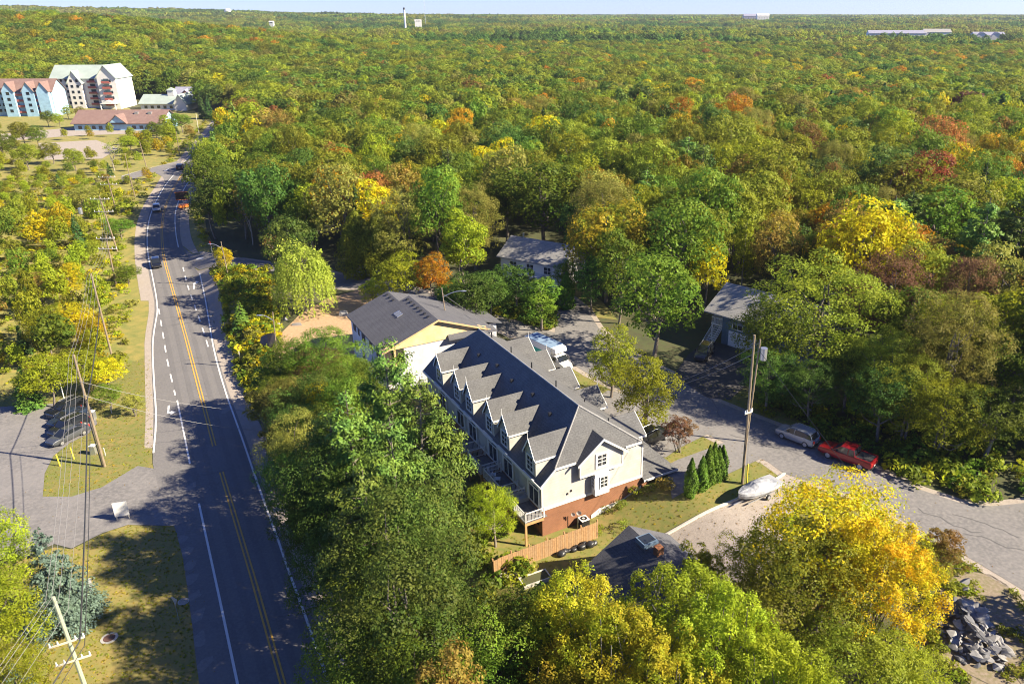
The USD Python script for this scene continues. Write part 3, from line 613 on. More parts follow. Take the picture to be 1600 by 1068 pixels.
def cross_gable(parent, face, ridge_to, tc, half, ze, zr, wall_half, zb, sgn, slope_s, name):
    """a gable standing out of the long roof: sgn -1 faces the back gardens, +1 the street"""
    over = face + sgn * .17; zw = zr - (zr - ze) * (wall_half / half)
    g = part(parent, name, MB().prism([(face, tc - wall_half, zb), (face, tc + wall_half, zb), (face, tc + wall_half, zw - .14), (face, tc, zr - .16), (face, tc - wall_half, zw - .14)], (-sgn * (abs(slope_s - face) + .25), 0, 0)).get(), M_SIDING)
    for d in (-1, 1):
        r = MB().slab([(over, tc, zr + .002 * (d + 1)), (ridge_to, tc, zr + .002 * (d + 1)), (slope_s, tc + d * half, ze), (over, tc + d * half, ze)], .14)
        part(g, 'gable_roof', r.get(), M_SHINGLE)
        part(g, 'bargeboard', MB().prism([(over + sgn * .002, tc, zr - .02), (over + sgn * .002, tc + d * half, ze - .02), (over + sgn * .002, tc + d * half, ze - .26), (over + sgn * .002, tc, zr - .26)], (sgn * .06, 0, 0)).get(), M_WHITE)
        part(g, 'verge_strip', MB().prism([(over, tc + d * (half + .03), ze + .015), (slope_s, tc + d * (half + .03), ze + .015), (slope_s, tc + d * (half + .03), ze - .17), (over, tc + d * (half + .03), ze - .17)], (0, d * .05, 0)).get(), M_WHITE)
    part(g, 'finial', tube([(over + sgn * .05, tc, zr - .3), (over + sgn * .05, tc, zr + .6)], [.04, .025]), M_WHITE)
    return g
DORMERS = (1.9, 7.25, 10.7, 15.75, 19.0, 24.2)
for tc in DORMERS:
    g = cross_gable(TH, -.10, 3.9, tc, 1.22, 7.85, 9.65, 1.02, 5.6, -1, 1.95, 'dormer')
    part(g, 'trim_band', box(-.46, tc - 1.08, 5.42, -.105, tc + 1.08, 5.80), M_WHITE)
    windowed(g, -.10, tc, 6.25, 1.1, 1.45, (0, 1), (-1, 0), .13, (1, 2))
for tc in (3.8, 10.9, 16.6, 22.2, 26.9):
    cross_gable(TH, 12.6, 9.55, tc, 2.15, 6.35, 8.05, 1.85, 2.9, 1, 11.7, 'street_gable')
for y in (8.0, 13.2, 18.0, 23.0): part(TH, 'vent_pipe', tube([(6.1, y, 10.3), (6.1, y, 11.35)], .07), M_BLACK)
for y, x in ((4.9, 3.6), (9.0, 3.9), (13.3, 3.7), (17.2, 3.9), (21.4, 3.6)): part(TH, 'roof_vent', box(x, y, 11.1 - (5.5 - x) * .915 - .05, x + .3, y + .3, 11.1 - (5.5 - x) * .915 + .38), M_BLACK)
for x, y in ((8.6, 2.2), (9.2, 7.6)): part(TH, 'roof_vent', tube([(x, y, 7.6), (x, y, 11.1 - (x - 5.5) * .75 + .35)], .06), M_BLACK)
# the gabled box on the end wall
G = part(TH, 'end_bay', MB().prism([(3.75, -.55, 5.45), (8.45, -.55, 5.45), (8.45, -.55, 7.12), (6.1, -.55, 8.85), (3.75, -.55, 7.12)], (0, 1.2, 0)).get(), M_SIDING)
for d in (-1, 1):
    part(G, 'gable_roof', MB().slab([(6.1, -.85, 9.1), (6.1, 1.12, 9.1), (6.1 + d * 2.75, -.42, 7.02), (6.1 + d * 2.75, -.85, 7.02)], .13).get(), M_SHINGLE)
    part(G, 'bargeboard', MB().prism([(6.1, -.86, 9.08), (6.1 + d * 2.75, -.86, 7.0), (6.1 + d * 2.75, -.86, 6.76), (6.1, -.86, 8.84)], (0, -.06, 0)).get(), M_WHITE)
    part(G, 'corner_board', box(6.1 + d * 2.35 - .06, -.60, 5.5, 6.1 + d * 2.35 + .06, -.552, 7.0), M_WHITE)
part(G, 'trim_band', box(3.72, -.62, 5.38, 8.48, -.552, 5.58), M_WHITE)
windowed(G, 6.1, -.55, 6.1, .95, 1.15, (1, 0), (0, -1), .22, (1, 2))
B = part(TH, 'bay_window', box(5.3, -.72, 3.0, 6.9, -.03, 5.3), M_WHITE)
windowed(B, 6.25, -.72, 3.8, .75, 1.1, (1, 0), (0, -1), .1, (1, 2)); windowed(B, 5.3, -.38, 3.8, .42, 1.1, (0, 1), (-1, 0), .08, (1, 2))
part(TH, 'soffit_vent', box(3.0, -.10, 3.95, 3.15, -.035, 4.15), M_DARK); part(TH, 'soffit_vent', box(2.6, -.10, 3.75, 2.75, -.035, 3.95), M_DARK)
# arched garden doors, each with its deck
for i, tc in enumerate(DORMERS):
    c = tc - .5; arc = [(math.cos(a) * 1.02, 4.75 + math.sin(a) * .85) for a in np.linspace(0, math.pi, 11)]
    fr = MB()
    for (u0, v0), (u1, v1) in zip(arc[:-1], arc[1:]):
        fr.prism([(-.05, c + u0, v0), (-.05, c + u1, v1), (-.05, c + u1 * 1.17, v1 + (v1 - 4.75) * .17), (-.05, c + u0 * 1.17, v0 + (v0 - 4.75) * .17)], (-.10, 0, 0))
    for u in (-1.19, 1.02): fr.box(-.15, c + u, 2.95, -.05, c + u + .17, 4.75)
    fr.box(-.13, c - 1.02, 4.68, -.05, c + 1.02, 4.82); fr.box(-.12, c - .05, 2.95, -.05, c + .05, 4.68)
    for u in (-.98, .88): fr.box(-.12, c + u, 2.95, -.05, c + u + .1, 4.68)
    dp = part(TH, 'arched_door', fr.get(), M_WHITE)
    part(dp, 'pane', MB().prism([(-.06, c + u, v) for u, v in [(1.02, 2.95)] + arc + [(-1.02, 2.95)]], (-.03, 0, 0)).get(), M_GLASS)
    part(TH, 'lower_window', box(-.05, c - .8, .9, -.005, c + .6, 2.1), M_GLASS)
# garage wing at the street end
GA = part(TH, 'garage', box(11.12, 0, -.3, 14.9, 6.2, 2.62), M_BRICK)
part(GA, 'garage_roof', MB().slab([(11.16, -.4, 2.72), (15.3, -.4, 2.72), (13.6, 3.1, 4.55), (11.16, 3.1, 4.55)]).get(), M_SHINGLE)
part(GA, 'garage_roof', MB().slab([(15.3, -.4, 2.72), (15.3, 6.6, 2.72), (13.6, 3.1, 4.55)]).get(), M_SHINGLE)
part(GA, 'garage_roof', MB().slab([(15.3, 6.6, 2.72), (11.16, 6.6, 2.72), (11.16, 3.1, 4.55), (13.6, 3.1, 4.55)]).get(), M_SHINGLE)
part(GA, 'eave_trim', box(11.16, -.47, 2.48, 15.36, -.402, 2.70), M_WHITE)
part(GA, 'downpipe', tube([(14.95, -.12, 2.5), (14.95, -.12, .8)], .07), M_WHITE)
part(GA, 'meter_box', box(13.2, -.25, 1.4, 13.6, 0, 2.1), M_METAL)
for t0 in (10.9, 16.6, 22.2):
    part(TH, 'garage_door', box(11.1, t0 - 1.3, .6, 12.5, t0 + 1.3, 4.4), M_WHITE)

def to_lot(s, t, z=0.): return (*lot(s, t), z)
# decks: each its own thing behind the row
DECKS = [(1.9, -.55, 3.3, 'cream-railed deck on an orange wood post at the near corner of the townhouses', False), (6.3, 4.6, 8.4, 'white-railed deck with two pale chairs, second from the near corner of the townhouses', True), (10.7, 9.0, 12.2, 'white-railed deck with dark red cushions, third from the near corner of the townhouses', False),
         (15.6, 13.8, 17.2, 'white-railed deck half hidden by pine boughs behind the middle townhouses', False)]
for c, t0, t1, lab, far in DECKS:
    dk = thing('deck', lab, 'deck', (*LOT, 0), LOT_ROT)
    for k, sx in enumerate(np.arange(-2.05, -.06, .33)): part(dk, 'deck_board', box(sx, t0, 2.52, sx + .31, t1, 2.57 + .003 * (k % 2)), M_DECK)
    part(dk, 'frame_beam', MB().box(-2.08, t0 - .05, 2.22, -1.92, t1 + .05, 2.51).box(-1.91, t0, 2.22, -.1, t0 + .12, 2.505).box(-1.91, t1 - .12, 2.22, -.1, t1, 2.505).get(), M_DECKWOOD)
    for tt in (t0 + .1, t1 - .1): part(dk, 'support_post', box(-2.05, tt - .09, -.3, -1.86, tt + .09, 2.215), M_DECKWOOD)
    for a, b in (((-2.02, t0), (-2.02, t1)), ((-2.02, t0), (-.12, t0)), ((-2.02, t1), (-.12, t1))):
        a, b = np.array(a), np.array(b); rl = MB(); rl.prism([(*a - .03, 3.52), (*b - .03, 3.52), (*b - .03, 3.60), (*a - .03, 3.60)], (.06, .06, 0)); rl.prism([(*a - .02, 2.68), (*b - .02, 2.68), (*b - .02, 2.73), (*a - .02, 2.73)], (.04, .04, 0))
        ra = part(dk, 'railing', rl.get(), M_WHITE)
        L = np.linalg.norm(b - a); bl = MB()
        for q in np.arange(.14, L, .14): p = a + (b - a) * q / L; bl.box(p[0] - .012, p[1] - .012, 2.73, p[0] + .012, p[1] + .012, 3.52)
        part(ra, 'baluster', bl.get(), M_WHITE, kind='stuff')
        for p in (a, b): part(ra, 'newel', box(p[0] - .06, p[1] - .06, 2.57, p[0] + .06, p[1] + .06, 3.66), M_WHITE)
# ---------------------------------------------------------------- building under construction
CO = thing('unfinished_house', 'unfinished white-wrapped building with charcoal roof and bare strand-board gable', 'building', (*LOT, 0), LOT_ROT)
X0, X1, Y0, Y1, ZE, ZR, XR = -2.75, 11.9, 36.2, 46.2, 6.25, 9.05, 4.45
part(CO, 'wall', box(X0, Y0, -.3, X1, Y1, 6.2), M_WRAP)
part(CO, 'wall', box(X0, Y1, -.3, 9.2, 51., 6.2), M_WRAP)
part(CO, 'wall', box(X1, 40, 0, 14.5, Y1 - 1, 5.2), M_WRAP)
part(CO, 'gable_board', MB().prism([(X0 - .3, Y0 - .05, 6.2), (X1 + .3, Y0 - .05, 6.2), (XR, Y0 - .05, ZR - .16)], (0, .3, 0)).get(), M_OSB)
def pitch(x): return ZR - abs(x - XR) * ((ZR - ZE) / (X1 - XR) if x > XR else (ZR - ZE) / (XR - X0))
ZB = pitch(3.0)
part(CO, 'roof', MB().slab([(X0 - .45, Y0 - .55, pitch(X0 - .45)), (XR, Y0 - .55, ZR), (XR, Y1 + .3, ZR), (3.0, Y1 + .3, ZB), (3.0, 51.4, ZB), (X0 - .45, 51.4, pitch(X0 - .45))]).get(), M_SHINGLE2)
part(CO, 'roof', MB().slab([(XR, Y0 - .55, ZR + .004), (X1 + .45, Y0 - .55, pitch(X1 + .45)), (X1 + .45, Y1 + .3, pitch(X1 + .45)), (XR, Y1 + .3, ZR + .004)]).get(), M_SHINGLE2)
part(CO, 'roof', MB().slab([(3.0, Y1 - .2, ZB + .004), (3.0, 51.4, ZB + .004), (12.6, 51.4, ZB - 2.95), (12.6, Y1 - .2, ZB - 2.95)]).get(), M_SHINGLE2)
part(CO, 'gable_board', MB().prism([(X0, Y1, 6.1), (X1, Y1, 6.1), (XR, Y1, ZR - .18)], (0, .06, 0)).get(), M_WRAP)
part(CO, 'roof', MB().slab([(X1 + .4, 39.6, 6.0), (15.2, 39.6, 5.2), (15.2, Y1 - .4, 5.2), (X1 + .4, Y1 - .4, 6.0)]).get(), M_SHINGLE2)
part(CO, 'skirt_roof', MB().slab([(5.6, Y0 - 1.0, 6.12), (X1 + .5, Y0 - 1.0, 6.12), (X1 + .3, Y0 + .06, 6.55), (5.8, Y0 + .06, 6.55)], .12).get(), M_SHINGLE2)
part(CO, 'eave_trim', box(X0 - .4, Y0 - .14, 6.02, 5.5, Y0 - .052, 6.19), M_OSB)
for d, xe in ((-1, X0 - .45), (1, X1 + .45)): part(CO, 'bargeboard', MB().prism([(XR, Y0 - .6, ZR - .02), (xe, Y0 - .6, pitch(xe) - .02), (xe, Y0 - .6, pitch(xe) - .26), (XR, Y0 - .6, ZR - .26)], (0, .045, 0)).get(), M_FRAMEWOOD)
for y in np.arange(37.6, 45.6, 1.3): part(CO, 'roof_vent', box(3.75, y, pitch(3.9) - .05, 4.05, y + .3, pitch(3.9) + .17), M_BLACK)
for y in (47.6, 48.9, 50.2): part(CO, 'roof_vent', box(2.4, y, pitch(2.55) - .05, 2.7, y + .3, pitch(2.55) + .16), M_BLACK)
for q in range(3): y_ = 43.4 - q * .6; part(CO, 'skylight_pack', MB().slab([(1.2, y_, pitch(1.2) + .14), (2.0, y_, pitch(2.0) + .14), (2.0, y_ + .32, pitch(2.0) + .14), (1.2, y_ + .32, pitch(1.2) + .14)], .1).get(), M_METAL)
for x in (7.3, 9.7):
    w = part(CO, 'window_opening', box(x - .55, Y0 - .03, 4.1, x + .55, Y0 + .02, 5.2), M_DARK)
    part(w, 'stud', MB().box(x - .32, Y0 - .06, 4.1, x - .26, Y0 - .031, 5.2).box(x + .05, Y0 - .06, 4.1, x + .11, Y0 - .031, 5.2).box(x - .55, Y0 - .06, 4.1, x + .55, Y0 - .031, 4.17).get(), M_FRAMEWOOD)
part(CO, 'porch_opening', box(X0 - .02, Y0 - .03, 3.2, -.2, Y0 + .02, 6.0), M_DARK)
part(CO, 'porch_post', box(-1.6, Y0 - .25, 3.2, -1.35, Y0 - .035, 6.0), M_FRAMEWOOD)
for y, z, wd in ((49.3, 4.3, 1.3), (47.4, 4.3, .8), (45.2, 4.1, 1.6), (49.3, 1.4, 1.5), (46, 1.2, 1.2), (42., 4.2, 1.4), (39., 4.2, 1.4)):
    part(CO, 'window_opening', box(X0 - .03, y - wd / 2, z, X0 + .02, y + wd / 2, z + 1.3), M_DARK)
# ---------------------------------------------------------------- other houses near by
H = thing('grey_house', 'grey-roofed two-storey house half hidden by trees behind the side street', 'house', (-6.3, 131.6, 1.9), -31)
gable(H, -6.2, 6.2, -4., 4., -.5, 4.7, 7.1, 'x', M_PALEWALL, M_SHINGLE3, .5)
part(H, 'chimney_pipe', tube([(-4, 0, 7), (-4, 0, 7.9)], .15), M_METAL)
for x in (-3.5, 0, 3.5): windowed(H, x, -4., 2.6, 1.3, 1.2, (1, 0), (0, -1))
windowed(H, 6.2, 0, 2.4, 1.4, 1.3, (0, 1), (1, 0))
part(H, 'porch', MB().box(-2, -6, 0, 3, -4.01, .4).box(-2, -6, 2.3, 3, -4.01, 2.45).box(-1.9, -5.9, .41, -1.75, -5.75, 2.29).box(2.75, -5.9, .41, 2.9, -5.75, 2.29).get(), M_WHITE)
gp = at(1132, 538); HB = thing('blue_house', 'slate-blue house with white garage door and outside stair beside the right-hand driveway', 'house', (gp[0], gp[1], gp[2]), -43)
gable(HB, -.6, 12.5, 0, 9., -.4, 5.0, 7.4, 'x', M_BLUESIDING, M_SHINGLE3, .9)
part(HB, 'porch_roof', MB().slab([(-3.2, -.9, 4.5), (-1.52, -.9, 4.52), (-1.52, 4.5, 7.38), (-3.2, 4.5, 7.36)]).slab([(-3.2, 4.5, 7.36), (-1.52, 4.5, 7.38), (-1.52, 9.9, 4.52), (-3.2, 9.9, 4.5)]).get(), M_SHINGLE3)
part(HB, 'lower_roof', MB().slab([(1., -1.0, 3.95), (9, -1.0, 3.95), (9, -.02, 4.35), (1., -.02, 4.35)], .14).get(), M_SHINGLE3)
part(HB, 'garage_door', box(.55, -.06, .05, 5., -.01, 2.3), M_WHITE)
for k in range(1, 4): part(HB, 'door_panel_line', box(.55, -.075, .05 + k * .56, 5., -.061, .09 + k * .56), M_METAL)
windowed(HB, 1.9, 0, 2.75, 1.5, 1.15, (1, 0), (0, -1), .14, (1, 0))
windowed(HB, -.6, 2.0, 3.0, 1.2, 1.4, (0, 1), (-1, 0))
bal = part(HB, 'balcony', box(-2.6, .3, 2.35, -.62, 6., 2.55), M_WHITE)
rb = MB(); rb.box(-2.6, .3, 3.4, -2.5, 6, 3.5); rb.box(-2.49, .3, 3.4, -.65, .4, 3.5)
for y in np.arange(.35, 6, .25): rb.box(-2.57, y, 2.56, -2.53, y + .04, 3.39)
for x in np.arange(-2.4, -.7, .25): rb.box(x, .33, 2.56, x + .04, .37, 3.39)
part(bal, 'railing', rb.get(), M_WHITE)
part(HB, 'balcony_post', box(-2.55, .35, -.4, -2.4, .5, 2.34), M_WHITE); part(HB, 'balcony_post', box(-2.55, 5.7, -.4, -2.4, 5.85, 2.34), M_WHITE)
for k in range(11): part(HB, 'stair_tread', box(-1.9, -2.6 + k * .26, .0 + k * .22, -.75, -2.33 + k * .26, .06 + k * .22), M_WHITE)
sr = MB()
for x in (-1.95, -.72):
    sr.prism([(x, -2.7, -.1), (x, .3, 2.35), (x, .3, 2.15), (x, -2.7, -.3)], (.05, 0, 0)); sr.prism([(x, -2.7, .9), (x, .3, 3.35), (x, .3, 3.27), (x, -2.7, .82)], (.05, 0, 0))
    for k in range(12): y = -2.65 + k * .26; sr.box(x + .01, y, -.1 + k * .21, x + .04, y + .03, .86 + k * .212)
part(HB, 'stair_railing', sr.get(), M_WHITE)
FG = thing('foreground_house', 'low house with dark shingle roof and blue skylight behind yellow maples', 'house', (*lot(0, 0), .4), LOT_ROT)
gable(FG, -.3, 7.4, -18., -9.2, -1., 2.7, 4.9, 'y', M_PALEWALL, M_SHINGLE2, .5, rp=3.6)
sk = part(FG, 'skylight', MB().prism([(2.95, -11.9, 4.72), (4.35, -11.9, 4.66), (4.35, -10.6, 4.66), (2.95, -10.6, 4.72)], (0, 0, .45)).get(), M_BLUETRIM); part(sk, 'pane', box(3.1, -11.75, 5.18, 4.2, -10.75, 5.2), M_GLASS)
part(FG, 'chimney', box(3.3, -13.2, 4.5, 3.9, -12.6, 5.5), M_BRICK)
# ---------------------------------------------------------------- the hotel and its neighbours, far left
def rows(parent, name, x0, x1, y, z0, nz, dz, nx, w, h, m, axis='x', skip=()):
    for i in range(nz):
        for j in range(nx):
            if (i, j) in skip: continue
            u = x0 + (x1 - x0) * (j + .5) / nx; z = z0 + i * dz
            b = box(u - w / 2, y - .06, z, u + w / 2, y - .005, z + h) if axis == 'x' else box(y + .005, u - w / 2, z, y + .06, u + w / 2, z + h)
            part(parent, name, b, m)
p = at(112, 171); HW = thing('hotel_tower', 'tall white hotel with pale green roof and stacked red balconies', 'hotel', (p[0], p[1] + 6, p[2]), 4)
gable(HW, -10, 14, 0, 15, -1, 15, 20.5, 'x', M_PALEWALL, M_GREENROOF, .8)
gable(HW, 14.1, 23, -4, 14, -1, 15.5, 21., 'y', M_PALEWALL, M_GREENROOF, .7)
gable(HW, -1.5, 5, -2.2, 6, 0, 13, 18.3, 'y', M_PALEWALL, M_GREENROOF, .6)
rows(HW, 'window', -9, -2, 0, 2, 5, 2.7, 3, 1.1, 1.3, M_GLASS); rows(HW, 'window', -1, 4.6, -2.2, 2, 5, 2.7, 2, 1.2, 1.3, M_GLASS); rows(HW, 'window', 15, 22, -4, 2, 5, 2.7, 2, 1., 1.3, M_GLASS)
for i in range(5):
    for x in (9.5, 18.4):
        y = 0 if x < 14 else -4
        b = part(HW, 'balcony', box(x - 2, y - 1.3, 1.6 + i * 2.7, x + 2, y - .01, 1.75 + i * 2.7), M_REDTRIM)
        part(b, 'railing', MB().box(x - 2, y - 1.3, 1.76 + i * 2.7, x + 2, y - 1.22, 2.6 + i * 2.7).get(), M_REDTRIM)
        part(HW, 'window', box(x - 1.2, y - .06, 1.8 + i * 2.7, x + 1.2, y - .005, 3.7 + i * 2.7), M_GLASS)
part(HW, 'entrance_canopy', MB().prism([(14.6, -8, 2.6), (22.5, -8, 2.6), (18.5, -8, 4.4)], (0, 4, 0)).get(), M_WHITE)
for x in (15, 22): part(HW, 'canopy_post', box(x - .2, -7.8, -1, x + .2, -7.4, 2.6), M_WHITE)
p = at(50, 183); HBL = thing('blue_hotel_wing', 'sky-blue hotel wing with red roof and red balconies left of the white hotel', 'hotel', (p[0], p[1] + 4, p[2]), 4)
gable(HBL, -18, 9, 0, 12, -1, 11.5, 16.5, 'x', M_SKYSIDING, M_REDROOF, .7)
for x in (-9.5, -.5, 6): gable(HBL, x - 2.6, x + 2.6, -2.2, 6, -1, 11.8, 15.6, 'y', M_SKYSIDING, M_REDROOF, .4, '')
rows(HBL, 'window', -17, -12.5, 0, 2, 4, 2.6, 2, 1.2, 1.3, M_GLASS); rows(HBL, 'window', -11.5, -7.5, -2.2, 2, 4, 2.6, 1, 1.4, 1.3, M_GLASS); rows(HBL, 'window', -2.5, 1.5, -2.2, 2, 4, 2.6, 1, 1.4, 1.3, M_GLASS)
for i in range(4):
    for x in (-5, 2.8):
        b = part(HBL, 'balcony', box(x - 1.8, -1.4, 1.5 + i * 2.6, x + 1.8, -.01, 1.65 + i * 2.6), M_REDTRIM); part(b, 'railing', box(x - 1.8, -1.4, 1.66 + i * 2.6, x + 1.8, -1.32, 2.5 + i * 2.6), M_REDTRIM)
p = at(178, 205); ST = thing('strip_building', 'long low sky-blue building with red roof and a small gable below the hotel', 'building', (p[0], p[1] + 2, p[2]), 2)
gable(ST, -17, 19, 0, 15, -1, 3.4, 7.6, 'x', M_SKYSIDING, M_REDROOF, .9)
g = part(ST, 'porch_gable', MB().prism([(-1.5, -1.4, 3.3), (5, -1.4, 3.3), (1.75, -1.4, 6.2)], (0, 5, 0)).get(), M_SKYSIDING)
for d in (-1, 1): part(g, 'gable_roof', MB().slab([(1.75, -2., 6.5 + .01 * (d + 1)), (1.75, 5, 6.5 + .01 * (d + 1)), (1.75 + d * 3.9, 3, 3.1), (1.75 + d * 3.9, -2, 3.1)], .25).get(), M_REDROOF)
part(ST, 'wall_band', box(-17, -.08, 2.4, 19, -.01, 3.2), M_BLUETRIM)
rows(ST, 'window', -16, -2, 0, .6, 1, 2, 5, 1.5, 1.3, M_GLASS); rows(ST, 'window', 6, 18, 0, .6, 1, 2, 4, 1.5, 1.3, M_GLASS)
for x in (6.5, 12): part(ST, 'roof_vent', box(x, 4.5, 5.9, x + 1.4, 5.9, 6.9), M_METAL)
p = at(252, 173); GR = thing('green_roof_building', 'low building with pale green roof and a white cupola', 'building', (p[0], p[1] + 2, p[2]), 0)
gable(GR, -11, 11, 0, 13, -1, 3.6, 7.2, 'x', M_PALEWALL, M_GREENROOF, .8)
gable(GR, 7, 13, -2, 10, -1, 3.7, 7.9, 'y', M_PALEWALL, M_GREENROOF, .6)
cu = part(GR, 'cupola', box(1.2, 5, 6.4, 4.4, 8, 9.2), M_WHITE); part(cu, 'cupola_roof', MB().add([(.8, 4.6, 9.2), (4.8, 4.6, 9.2), (4.8, 8.4, 9.2), (.8, 8.4, 9.2), (2.8, 6.5, 10.6)], [[0, 1, 4], [1, 2, 4], [2, 3, 4], [3, 0, 4]]).get(), M_GREENROOF)
rows(GR, 'window', -10, 6, 0, .8, 1, 2, 5, 1.5, 1.4, M_GLASS)
p = at(289, 160); PU = thing('lilac_roof_house', 'red house with pale lilac metal roof and one dormer among spruces', 'house', (p[0], p[1] + 2, p[2] + 1), 3)
gable(PU, -5.6, 5.6, 0, 9, -2, 3.0, 6.6, 'x', M_REDWALL, M_LILACROOF, .8)
for d in (-1, 1): part(PU, 'dormer_roof', MB().slab([(.3, -1., 5.4 + .01 * (d + 1)), (.3, 4, 5.8 + .01 * (d + 1)), (.3 + d * 2.4, 1.5, 3.4), (.3 + d * 2.4, -1., 3.2)], .2).get(), M_LILACROOF)
part(PU, 'dormer', MB().prism([(-1.6, -.6, 2.9), (2.2, -.6, 2.9), (.3, -.6, 5.0)], (0, 3, 0)).get(), M_REDWALL)
rows(PU, 'window', -5, 5, 0, .6, 1, 2, 3, 1.2, 1.3, M_GLASS)
# ---------------------------------------------------------------- far landmarks
def far(px, py, dist):
    d = ray(px, py); k = dist / math.hypot(d[0], d[1]); return d[0] * k, d[1] * k, EYE + d[2] * k
x, y, z = far(356, 18, 2600); b = float(ground_z(x, y)); WT = thing('water_tower', 'white water tower on the skyline above the hotel', 'water tower', (x, y, b))
zt = z - b + 4; prof = [(0, 0), (3.2, 0), (3.0, 3), (2.6, zt - 14), (4.5, zt - 9), (9, zt - 6), (9.6, zt - 2.), (7, zt + 2), (0, zt + 4)]
TWR = trimesh.creation.revolve(np.array(prof[:4] + [(0, zt - 13.9)], float), sections=20); TANK = trimesh.creation.revolve(np.array([(0, zt - 14), (2.6, zt - 14)] + prof[4:], float), sections=20)
part(WT, 'stem', TWR, M_WHITE, 40); part(WT, 'tank', TANK, M_WHITE, 40)
x, y, z = far(631, 12, 1500); b = float(ground_z(x, y)); h = z - b; TW = thing('white_tower', 'slim white tower with a dark cap rising from the forest', 'tower', (x, y, b))
part(TW, 'shaft', tube([(0, 0, -2), (0, 0, h * .93)], [1.9, 1.5], 12), M_WHITE); part(TW, 'cap', tube([(0, 0, h * .93), (0, 0, h)], [1.9, 1.5], 12), M_BLACK)
x, y, z = far(662, -6, 1700); b = float(ground_z(x, y)); h = z - b; MA = thing('radio_mast', 'thin lattice radio mast reaching above the skyline', 'mast', (x, y, b))
lat = MB()
for a in range(3): lat.tube([(math.cos(a * 2.09) * .7, math.sin(a * 2.09) * .7, -1), (math.cos(a * 2.09) * .5, math.sin(a * 2.09) * .5, h)], .14, 4)
part(MA, 'leg', lat.get(), M_METAL, kind='stuff'); lat = MB()
for k in range(int(h / 2)): a, c = k % 3, (k + 1) % 3; lat.tube([(math.cos(a * 2.09) * .65, math.sin(a * 2.09) * .65, k * 2), (math.cos(c * 2.09) * .65, math.sin(c * 2.09) * .65, k * 2 + 2)], .08, 3)
part(MA, 'bracing', lat.get(), M_METAL, kind='stuff')
def far_block(name, label, px, py, dist, L, D, h, rz, roof, wall=M_PALEWALL, lift=0., gabs=()):
    x, y, z = far(px, py, dist); t = thing(name, label, 'building', (x, y, z - h + lift), rz)
    gable(t, -L / 2, L / 2, -D / 2, D / 2, -25, h * .7, h, 'x', wall, roof, .5)
    for g in gabs: gable(t, g - 6, g + 6, -D / 2 - 4, 0, -25, h * .7, h * .98, 'y', wall, roof, .5)
    rows(t, 'window', -L / 2 + 2, L / 2 - 2, -D / 2, h * .3, 1, 3, max(2, int(L / 8)), 2.5, 1.8, M_GLASS); return t
far_block('lodge', 'long pale lodge building low among the far trees', 1400, 57, 1250, 78, 14, 12, -4, M_LILACROOF, lift=8)
far_block('lodge', 'small dark-roofed lodge building beside the long pale one', 1462, 55, 1270, 36, 16, 13, -4, M_SHINGLE3, lift=8)
far_block('lodge', 'pale-roofed lodge with two front gables at the far edge of the forest', 1542, 61, 1150, 36, 16, 12, -6, M_LILACROOF, lift=8, gabs=(-10, 7))
far_block('skyline_block', 'white flat-looking block on the skyline above the forest', 1192, 21, 2500, 34, 20, 19, 0, M_PALEWALL)
far_block('skyline_block', 'blue-grey block beside the white one on the skyline', 1173, 22, 2520, 42, 20, 17, 0, M_LILACROOF, M_LILACROOF)
far_block('skyline_block', 'small white shed near the foot of the radio mast', 653, 31, 1500, 11, 8, 4, 8, M_PALEWALL)
far_block('skyline_block', 'tiny white house in the far trees right of the water tower', 424, 33, 1600, 7, 6, 5, 0, M_PALEWALL)
far_block('skyline_block', 'tiny white gabled house in the far trees below the water tower', 318, 43, 1100, 6, 5, 4.5, 10, M_PALEWALL)
# ---------------------------------------------------------------- utility poles, lamps, wires
POLES = {}
def pole(key, base, top, label, arms=(), group='utility poles', r=.16, m=None, name='utility_pole', extra=None):
    b = at(*base); d = ray(*top); k = b[1] / d[1]; t = np.array([d[0] * k, b[1], EYE + d[2] * k]); POLES[key] = (b, t)
    pth = thing(name, label, 'utility pole', b, group=group); up = t - b
    part(pth, 'post', tube([(0, 0, -.5), up], [r, r * .72], 9), m or M_POLE)
    for f, half, ang in arms:
        c = up * f; dx, dy = math.cos(ang) * half, math.sin(ang) * half
        a = part(pth, 'crossarm', MB().prism([(c[0] - dx - dy * .06, c[1] - dy + dx * .06 - .17, c[2]), (c[0] + dx, c[1] + dy - .17, c[2]), (c[0] + dx, c[1] + dy - .17, c[2] + .14), (c[0] - dx, c[1] - dy - .17, c[2] + .14)], (0, -.1, 0)).get(), M_PALEWOOD)
        for q in (-.95, -.5, .5, .95): part(a, 'insulator', tube([(c[0] + dx * q, c[1] + dy * q - .2, c[2] + .14), (c[0] + dx * q, c[1] + dy * q - .2, c[2] + .42)], [.07, .04]), M_INSUL)
    return pth, up
M_POLE = plain('pole_wood', (.24, .185, .12), .9, noise=(2., (.18, .14, .09)))
M_GREENPOLE = plain('treated_pole', (.35, .38, .27), .9, noise=(2.5, (.28, .31, .22)))
M_PALEWOOD = plain('weathered_wood', (.56, .52, .44), .85, noise=(2., (.46, .43, .37)))
M_INSUL = plain('insulator', (.62, .64, .66), .3)
M_WIRE = plain('wire', (.22, .21, .20), .6)
M_CABLE = plain('black_cable', (.035, .035, .035), .6)
M_YELLOW = plain('safety_yellow', (.72, .52, .04), .6)
P1, up1 = pole('a', (164, 729), (115, 554), 'big brown utility pole in the grass beside the parked cars')
part(P1, 'guy_wire', tube([(up1[0] * .62, up1[1] * .62, up1[2] * .62), (-2.6, 3.2, .2)], .02, 4), M_WIRE)
part(P1, 'riser_pipe', tube([(-.22, -.1, 0), (up1[0] * .42 - .24, -.1, up1[2] * .42)], .06), M_BLACK)
